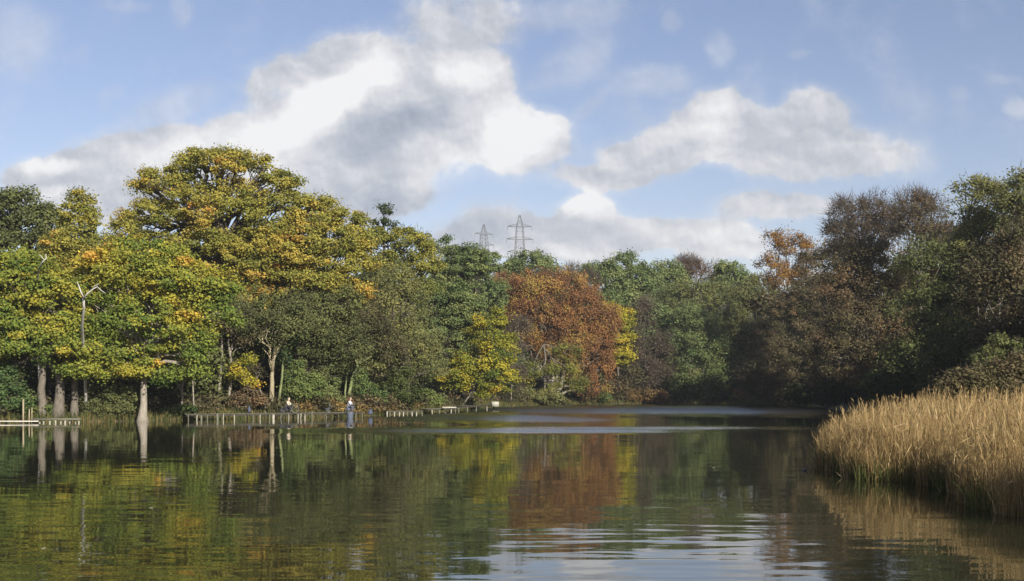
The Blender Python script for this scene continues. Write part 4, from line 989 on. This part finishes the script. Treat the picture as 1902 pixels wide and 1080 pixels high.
# green sedge at the foot of the reeds
X, Y = r.uniform(11, 20, 30000), r.uniform(28, 56, 30000); dd = in_poly(X, Y, REED); k = (dd > -.1) & (dd < .7); X, Y = X[k][:2600], Y[k][:2600]
V, Fq, tt, bb = scatter_blades('s', X, Y, .35, .95, 'grass', .45, .2, 44, w=.035, lean=.35, base=0.0, segs=3)
label(mesh_obj('sedge', V, Fq, LM['grass'], None, {'tint': tt, 'bright': bb}), 'yellow-green sedge at the foot of the reeds', 'sedge', kind='stuff')

# ------------------------------------------------------------------ anglers and their gear


def skinned(name, verts, edges, radii, mat, parent, sub=2):
    """a continuous body surface grown round a skeleton"""
    me = bpy.data.meshes.new(name); me.from_pydata(verts, edges, []); me.update()
    o = bpy.data.objects.new(name, me); COL.objects.link(o)
    sk = o.modifiers.new('skin', 'SKIN'); sk.use_smooth_shade = True
    for v, rr in zip(me.skin_vertices[0].data, radii): v.radius = (rr, rr) if not isinstance(rr, tuple) else rr
    me.skin_vertices[0].data[0].use_root = True
    ss = o.modifiers.new('sub', 'SUBSURF'); ss.levels = sub; ss.render_levels = sub
    dg = bpy.context.evaluated_depsgraph_get(); dg.update()
    m2 = bpy.data.meshes.new_from_object(o.evaluated_get(dg)); o.modifiers.clear(); o.data = m2; m2.name = name
    m2.materials.clear(); m2.materials.append(mat); bpy.data.meshes.remove(me)
    if parent: o.parent = parent
    return o


def cloth(name, c, rough=.8): return plain_mat(name, tuple(x * .8 for x in c), tuple(min(.9, x * 1.15) for x in c), 8, rough=rough, bump=.2)


SKIN = cloth('skin', (.55, .36, .26), .55)


def angler(lab, px, Y, z, rz, lean, coat, legs, hat, scale=1.0, seat=.52):
    root = empty('person', (wx(px, Y), Y, z)); label(root, lab, 'person'); root.rotation_euler = (0, 0, rz); root.scale = (scale,) * 3
    k = lean
    pel, sp1, che = (0, 0, seat), (.03 + k * .3, 0, seat + .18), (.06 + k * .75, 0, seat + .38)
    nk, hb, hm, ht = (.08 + k, 0, seat + .54), (.11 + k, 0, seat + .62), (.115 + k, 0, seat + .70), (.10 + k, 0, seat + .78)
    V = [pel, sp1, che, nk, hb, hm, ht]; R = [.13, .12, .14, .052, .07, .092, .06]; E = [(i, i + 1) for i in range(6)]

    def ad(p, rr, to): V.append(p); R.append(rr); E.append((to, len(V) - 1)); return len(V) - 1
    ad((.225 + k, 0, seat + .685), .014, 5)                                     # nose
    for s in (-1, 1):
        ad((.10 + k, s * .098, seat + .69), .016, 5)                             # ears
        sh = ad((.05 + k * .8, s * .17, seat + .46), .058, 2); el = ad((.20 + k, s * .24, seat + .22), .043, sh)
        wr = ad((.44 + k, s * .10, seat + .20), .028, el); pa = ad((.51 + k, s * .08, seat + .21), .034, wr)
        for f in range(4):                                                       # four fingers curled round the rod, and a thumb
            yb = s * (.065 + .016 * f); ln = (.055, .06, .056, .045)[f]
            a = ad((.55 + k, yb, seat + .225), .0095, pa); b = ad((.55 + k + ln * .8, yb, seat + .205), .009, a); ad((.55 + k + ln * .55, yb, seat + .175), .008, b)
        t = ad((.50 + k, s * .04, seat + .235), .011, pa); ad((.54 + k, s * .035, seat + .20), .0095, t)
        hp = ad((.05, s * .09, seat - .02), .085, 0); kn = ad((.46, s * .14, seat + .0), .058, hp)
        an = ad((.50, s * .15, .10), .038, kn); ad((.64, s * .16, .045), .036, an)
    skinned('body', V, E, R, SKIN, root)
    # coat over torso and arms
    V = [(0, 0, seat - .02), sp1, che, (nk[0], 0, nk[2] - .03)]; R = [.165, .155, .175, .075]; E = [(0, 1), (1, 2), (2, 3)]
    for s in (-1, 1):
        sh = ad((.05 + k * .8, s * .17, seat + .45), .078, 2); el = ad((.20 + k, s * .24, seat + .22), .062, sh); ad((.42 + k, s * .11, seat + .20), .045, el)
    skinned('coat', V, E, R, coat, root)
    V = [(0, 0, seat - .01)]; R = [.15]; E = []
    for s in (-1, 1):
        hp = ad((.06, s * .09, seat - .01), .105, 0); kn = ad((.46, s * .14, seat + .01), .08, hp); ad((.50, s * .15, .20), .062, kn)
    skinned('trousers', V, E, R, legs, root)
    for s in (-1, 1):
        skinned('boot', [(.50, s * .15, .22), (.505, s * .15, .08), (.60, s * .16, .05), (.69, s * .165, .045)], [(0, 1), (1, 2), (2, 3)], [.06, .058, .05, .04], BARK['dark'], root, 1)
    skinned('hat', [(.09 + k, 0, seat + .75), (.09 + k, 0, seat + .80), (.09 + k, 0, seat + .83), (.19 + k, 0, seat + .755), (.235 + k, 0, seat + .745)], [(0, 1), (1, 2), (0, 3), (3, 4)], [.105, .095, .04, .04, .02], hat, root, 2)
    return root


C_TAN = cloth('pale_coat', (.46, .42, .32)); C_WHITE = cloth('white_coat', (.50, .52, .56)); C_DARK = cloth('dark_cloth', (.035, .035, .045)); C_SLATE = cloth('slate_cloth', (.09, .105, .14))
C_HAIR = cloth('grey_hair', (.40, .34, .28)); C_CAP = cloth('pale_cap', (.60, .55, .42)); C_BLUE = cloth('blue_cloth', (.07, .08, .12)); C_GREEN = cloth('green_cloth', (.12, .13, .07))
METAL = plain_mat('grey_metal', (.12, .12, .12), (.24, .24, .24), 8, rough=.4)
angler('angler in a pale tan coat and cap sitting hunched on a box on the jetty', 533, 128.9, .62, math.radians(-25), .10, C_TAN, C_DARK, C_CAP, 1.12, .55)
angler('grey-haired angler in a white coat sitting near the end of the jetty', 647, 134.0, .60, math.radians(-20), .12, C_WHITE, C_SLATE, C_HAIR, 1.12, .55)


def seat_box(lab, px, Y, z, mat, w=.55):
    x = wx(px, Y); root = empty('seat_box', (x, Y, z)); label(root, lab, 'tackle box')
    mb = MB(); mb.box((x, Y, z + .30), (w, .42, .34)); mb.build('box', mat, root)
    mb = MB(); mb.box((x, Y, z + .52), (w + .03, .45, .09)); mb.build('cushion', C_DARK, root)
    for sx in (-1, 1):
        for sy in (-1, 1):
            mb = MB(); mb.tube([(x + sx * w * .48, Y + sy * .2, z), (x + sx * w * .48, Y + sy * .2, z + .3)], .02, 6); mb.build('leg', METAL, root)


seat_box('dark seat box under the angler in the pale tan coat', 533, 129.0, .62, C_DARK)
seat_box('slate seat box under the angler in the white coat', 647, 134.1, .60, C_SLATE)


def rod(lab, a, b):
    mb = MB(); a = np.array(a); b = np.array(b); t = np.linspace(0, 1, 8)[:, None]; P = a + (b - a) * t; P[:, 2] -= .18 * t[:, 0] ** 2
    root = empty('fishing_rod', tuple(a)); label(root, lab, 'fishing rod')
    mb.tube(P, np.linspace(.026, .012, 8), 6); mb.build('pole', C_DARK, root)
    mb = MB(); d = (b - a) / np.linalg.norm(b - a); mb.tube([a - d * .02, a + d * .5], .034, 6); mb.build('grip', C_GREEN, root)


rod('dark rod held out to the right by the angler in the tan coat', (wx(541, 128.6), 128.5, 1.48), (wx(604, 128.2), 127.6, 1.38))
rod('dark rod pointing right from the angler in the white coat', (wx(654, 133.6), 133.5, 1.48), (wx(722, 131.5), 131.0, 1.55))
root = empty('landing_net', (wx(548, 128.3), 128.3, .62)); label(root, 'round landing net standing on edge by the tan-coated angler', 'net')
mb = MB(); a = np.linspace(0, 2 * math.pi, 21); x0 = wx(548, 128.3)
mb.tube(np.stack([x0 + .36 * np.cos(a), 128.3 + .06 * np.sin(a), 1.02 + .38 * np.sin(a)], 1), .022, 6, False); mb.build('hoop', METAL, root)
mb = MB(); mb.tube([(x0 + .3, 128.3, .66), (x0 + 1.3, 128.25, .64)], .016, 5); mb.build('handle', C_DARK, root)
mb = MB()
for i in range(-3, 4):
    h = math.sqrt(max(.01, .36 ** 2 - (i * .1) ** 2)); mb.tube([(x0 + i * .1, 128.3, 1.02 - h), (x0 + i * .1, 128.42, 1.02), (x0 + i * .1, 128.3, 1.02 + h)], .006, 3)
    mb.tube([(x0 - h, 128.3, 1.02 + i * .1), (x0, 128.42, 1.02 + i * .1), (x0 + h, 128.3, 1.02 + i * .1)], .006, 3)
mb.build('mesh', C_GREEN, root)


def bag(name, lab, cat, px, Y, z, mat, w, h, flap=None):
    x = wx(px, Y); root = empty(name, (x, Y, z)); label(root, lab, cat)
    o = skinned('body', [(0, 0, h * .25), (w * .32, 0, h * .3), (-w * .32, 0, h * .25), (0, 0, h * .7), (w * .1, 0, h * .92)], [(0, 1), (0, 2), (0, 3), (3, 4)], [h * .3, h * .26, h * .26, h * .26, h * .12], mat, root)
    mb = MB(); a = np.linspace(0, math.pi, 9); mb.tube(np.stack([x + w * .3 * np.cos(a), np.full(9, Y - h * .2), z + h * .7 + h * .35 * np.sin(a)], 1), .018, 5, False); mb.build('strap', flap or C_DARK, root)


bag('holdall', 'slate-blue holdall lying at the water right of the white-coated angler', 'bag', 688, 135.6, .22, C_BLUE, .95, .72)
bag('holdall', 'black bag on the jetty just left of the tan-coated angler', 'bag', 523, 128.9, .62, C_DARK, .8, .5)
bag('rucksack', 'small blue-grey rucksack on the bank under the yellow sapling', 'bag', 463, 130.3, .55, C_BLUE, .5, .8)
root = empty('folding_chair', (wx(608, 132), 132, .6)); label(root, 'empty grey folding chair on the jetty between the two anglers', 'chair'); x0 = wx(608, 132)
mb = MB(); mb.box((x0, 132, 1.0), (.5, .45, .06)); mb.build('seat', C_SLATE, root)
mb = MB(); mb.box((x0 + .24, 132, 1.27), (.05, .45, .5), 0, -.2); mb.build('backrest', C_SLATE, root)
for s in (-1, 1):
    for a_, b_ in ((-.22, .26), (.26, -.22)):
        mb = MB(); mb.tube([(x0 + a_, 132 + s * .2, .6), (x0 + b_, 132 + s * .2, 1.0)], .02, 5); mb.build('leg', METAL, root)
root = empty('keepnet', (wx(650, 132.6), 132.6, .6)); label(root, 'slate-grey keepnet hanging into the water in front of the white-coated angler', 'net')
mb = MB(); a = np.linspace(0, 2 * math.pi, 17); mb.tube(np.stack([wx(650, 132.6) + .36 * np.cos(a), 132.6 + .3 * np.sin(a), np.full(17, .62)], 1), .025, 5, False); mb.build('hoop', METAL, root)
mb = MB(); mb.tube([(wx(650, 132.6), 132.6, z) for z in (.6, .35, .1, -.2, -.5)], [.34, .36, .31, .35, .3], 14, False); mb.build('net', C_SLATE, root, smooth=True)
# small bird on the open water left of the reeds
xb, yb = wx(1494, 47.5), 47.5
root = empty('water_bird', (xb, yb, 0)); label(root, 'tiny dark waterbird floating left of the reeds', 'bird')
skinned('body', [(0, 0, .03), (.07, 0, .035), (-.08, 0, .04), (-.12, 0, .06), (.10, 0, .08), (.115, 0, .12), (.15, 0, .118)], [(0, 1), (0, 2), (2, 3), (1, 4), (4, 5), (5, 6)], [.05, .042, .035, .012, .02, .024, .007], C_DARK, root)
# a few fallen leaves floating
for i, (px, Y, lab) in enumerate(((280, 32.6, 'single pale leaf floating on the open water at left'), (80, 24.3, 'pale leaf floating near the bottom left corner'), (1325, 49, 'small pale leaf floating mid lake, left of the bird'))):
    x = wx(px, Y); v = [(x - .06, Y, .008), (x, Y - .04, .012), (x + .07, Y, .02), (x, Y + .04, .012), (x - .06, Y, .006), (x, Y - .04, .010), (x + .07, Y, .018), (x, Y + .04, .010)]
    label(mesh_obj('floating_leaf', v, [(0, 1, 2, 3), (4, 7, 6, 5), (0, 4, 5, 1), (1, 5, 6, 2), (2, 6, 7, 3), (3, 7, 4, 0)], C_CAP), lab, 'leaf')

# ------------------------------------------------------------------ thin autumn haze
HAZE = 0.00017
mb = MB(); mb.box((0, 420, 62), (1500, 1300, 150))
m, T, out = new_mat('haze_air'); vol = T.new('ShaderNodeVolumePrincipled'); vol.inputs['Density'].default_value = HAZE; vol.inputs['Color'].default_value = (.86, .90, .96, 1); vol.inputs['Anisotropy'].default_value = 0.2
T.l.new(vol.outputs[0], out.inputs['Volume'])
hz = mb.build('haze', m); label(hz, kind='stuff')
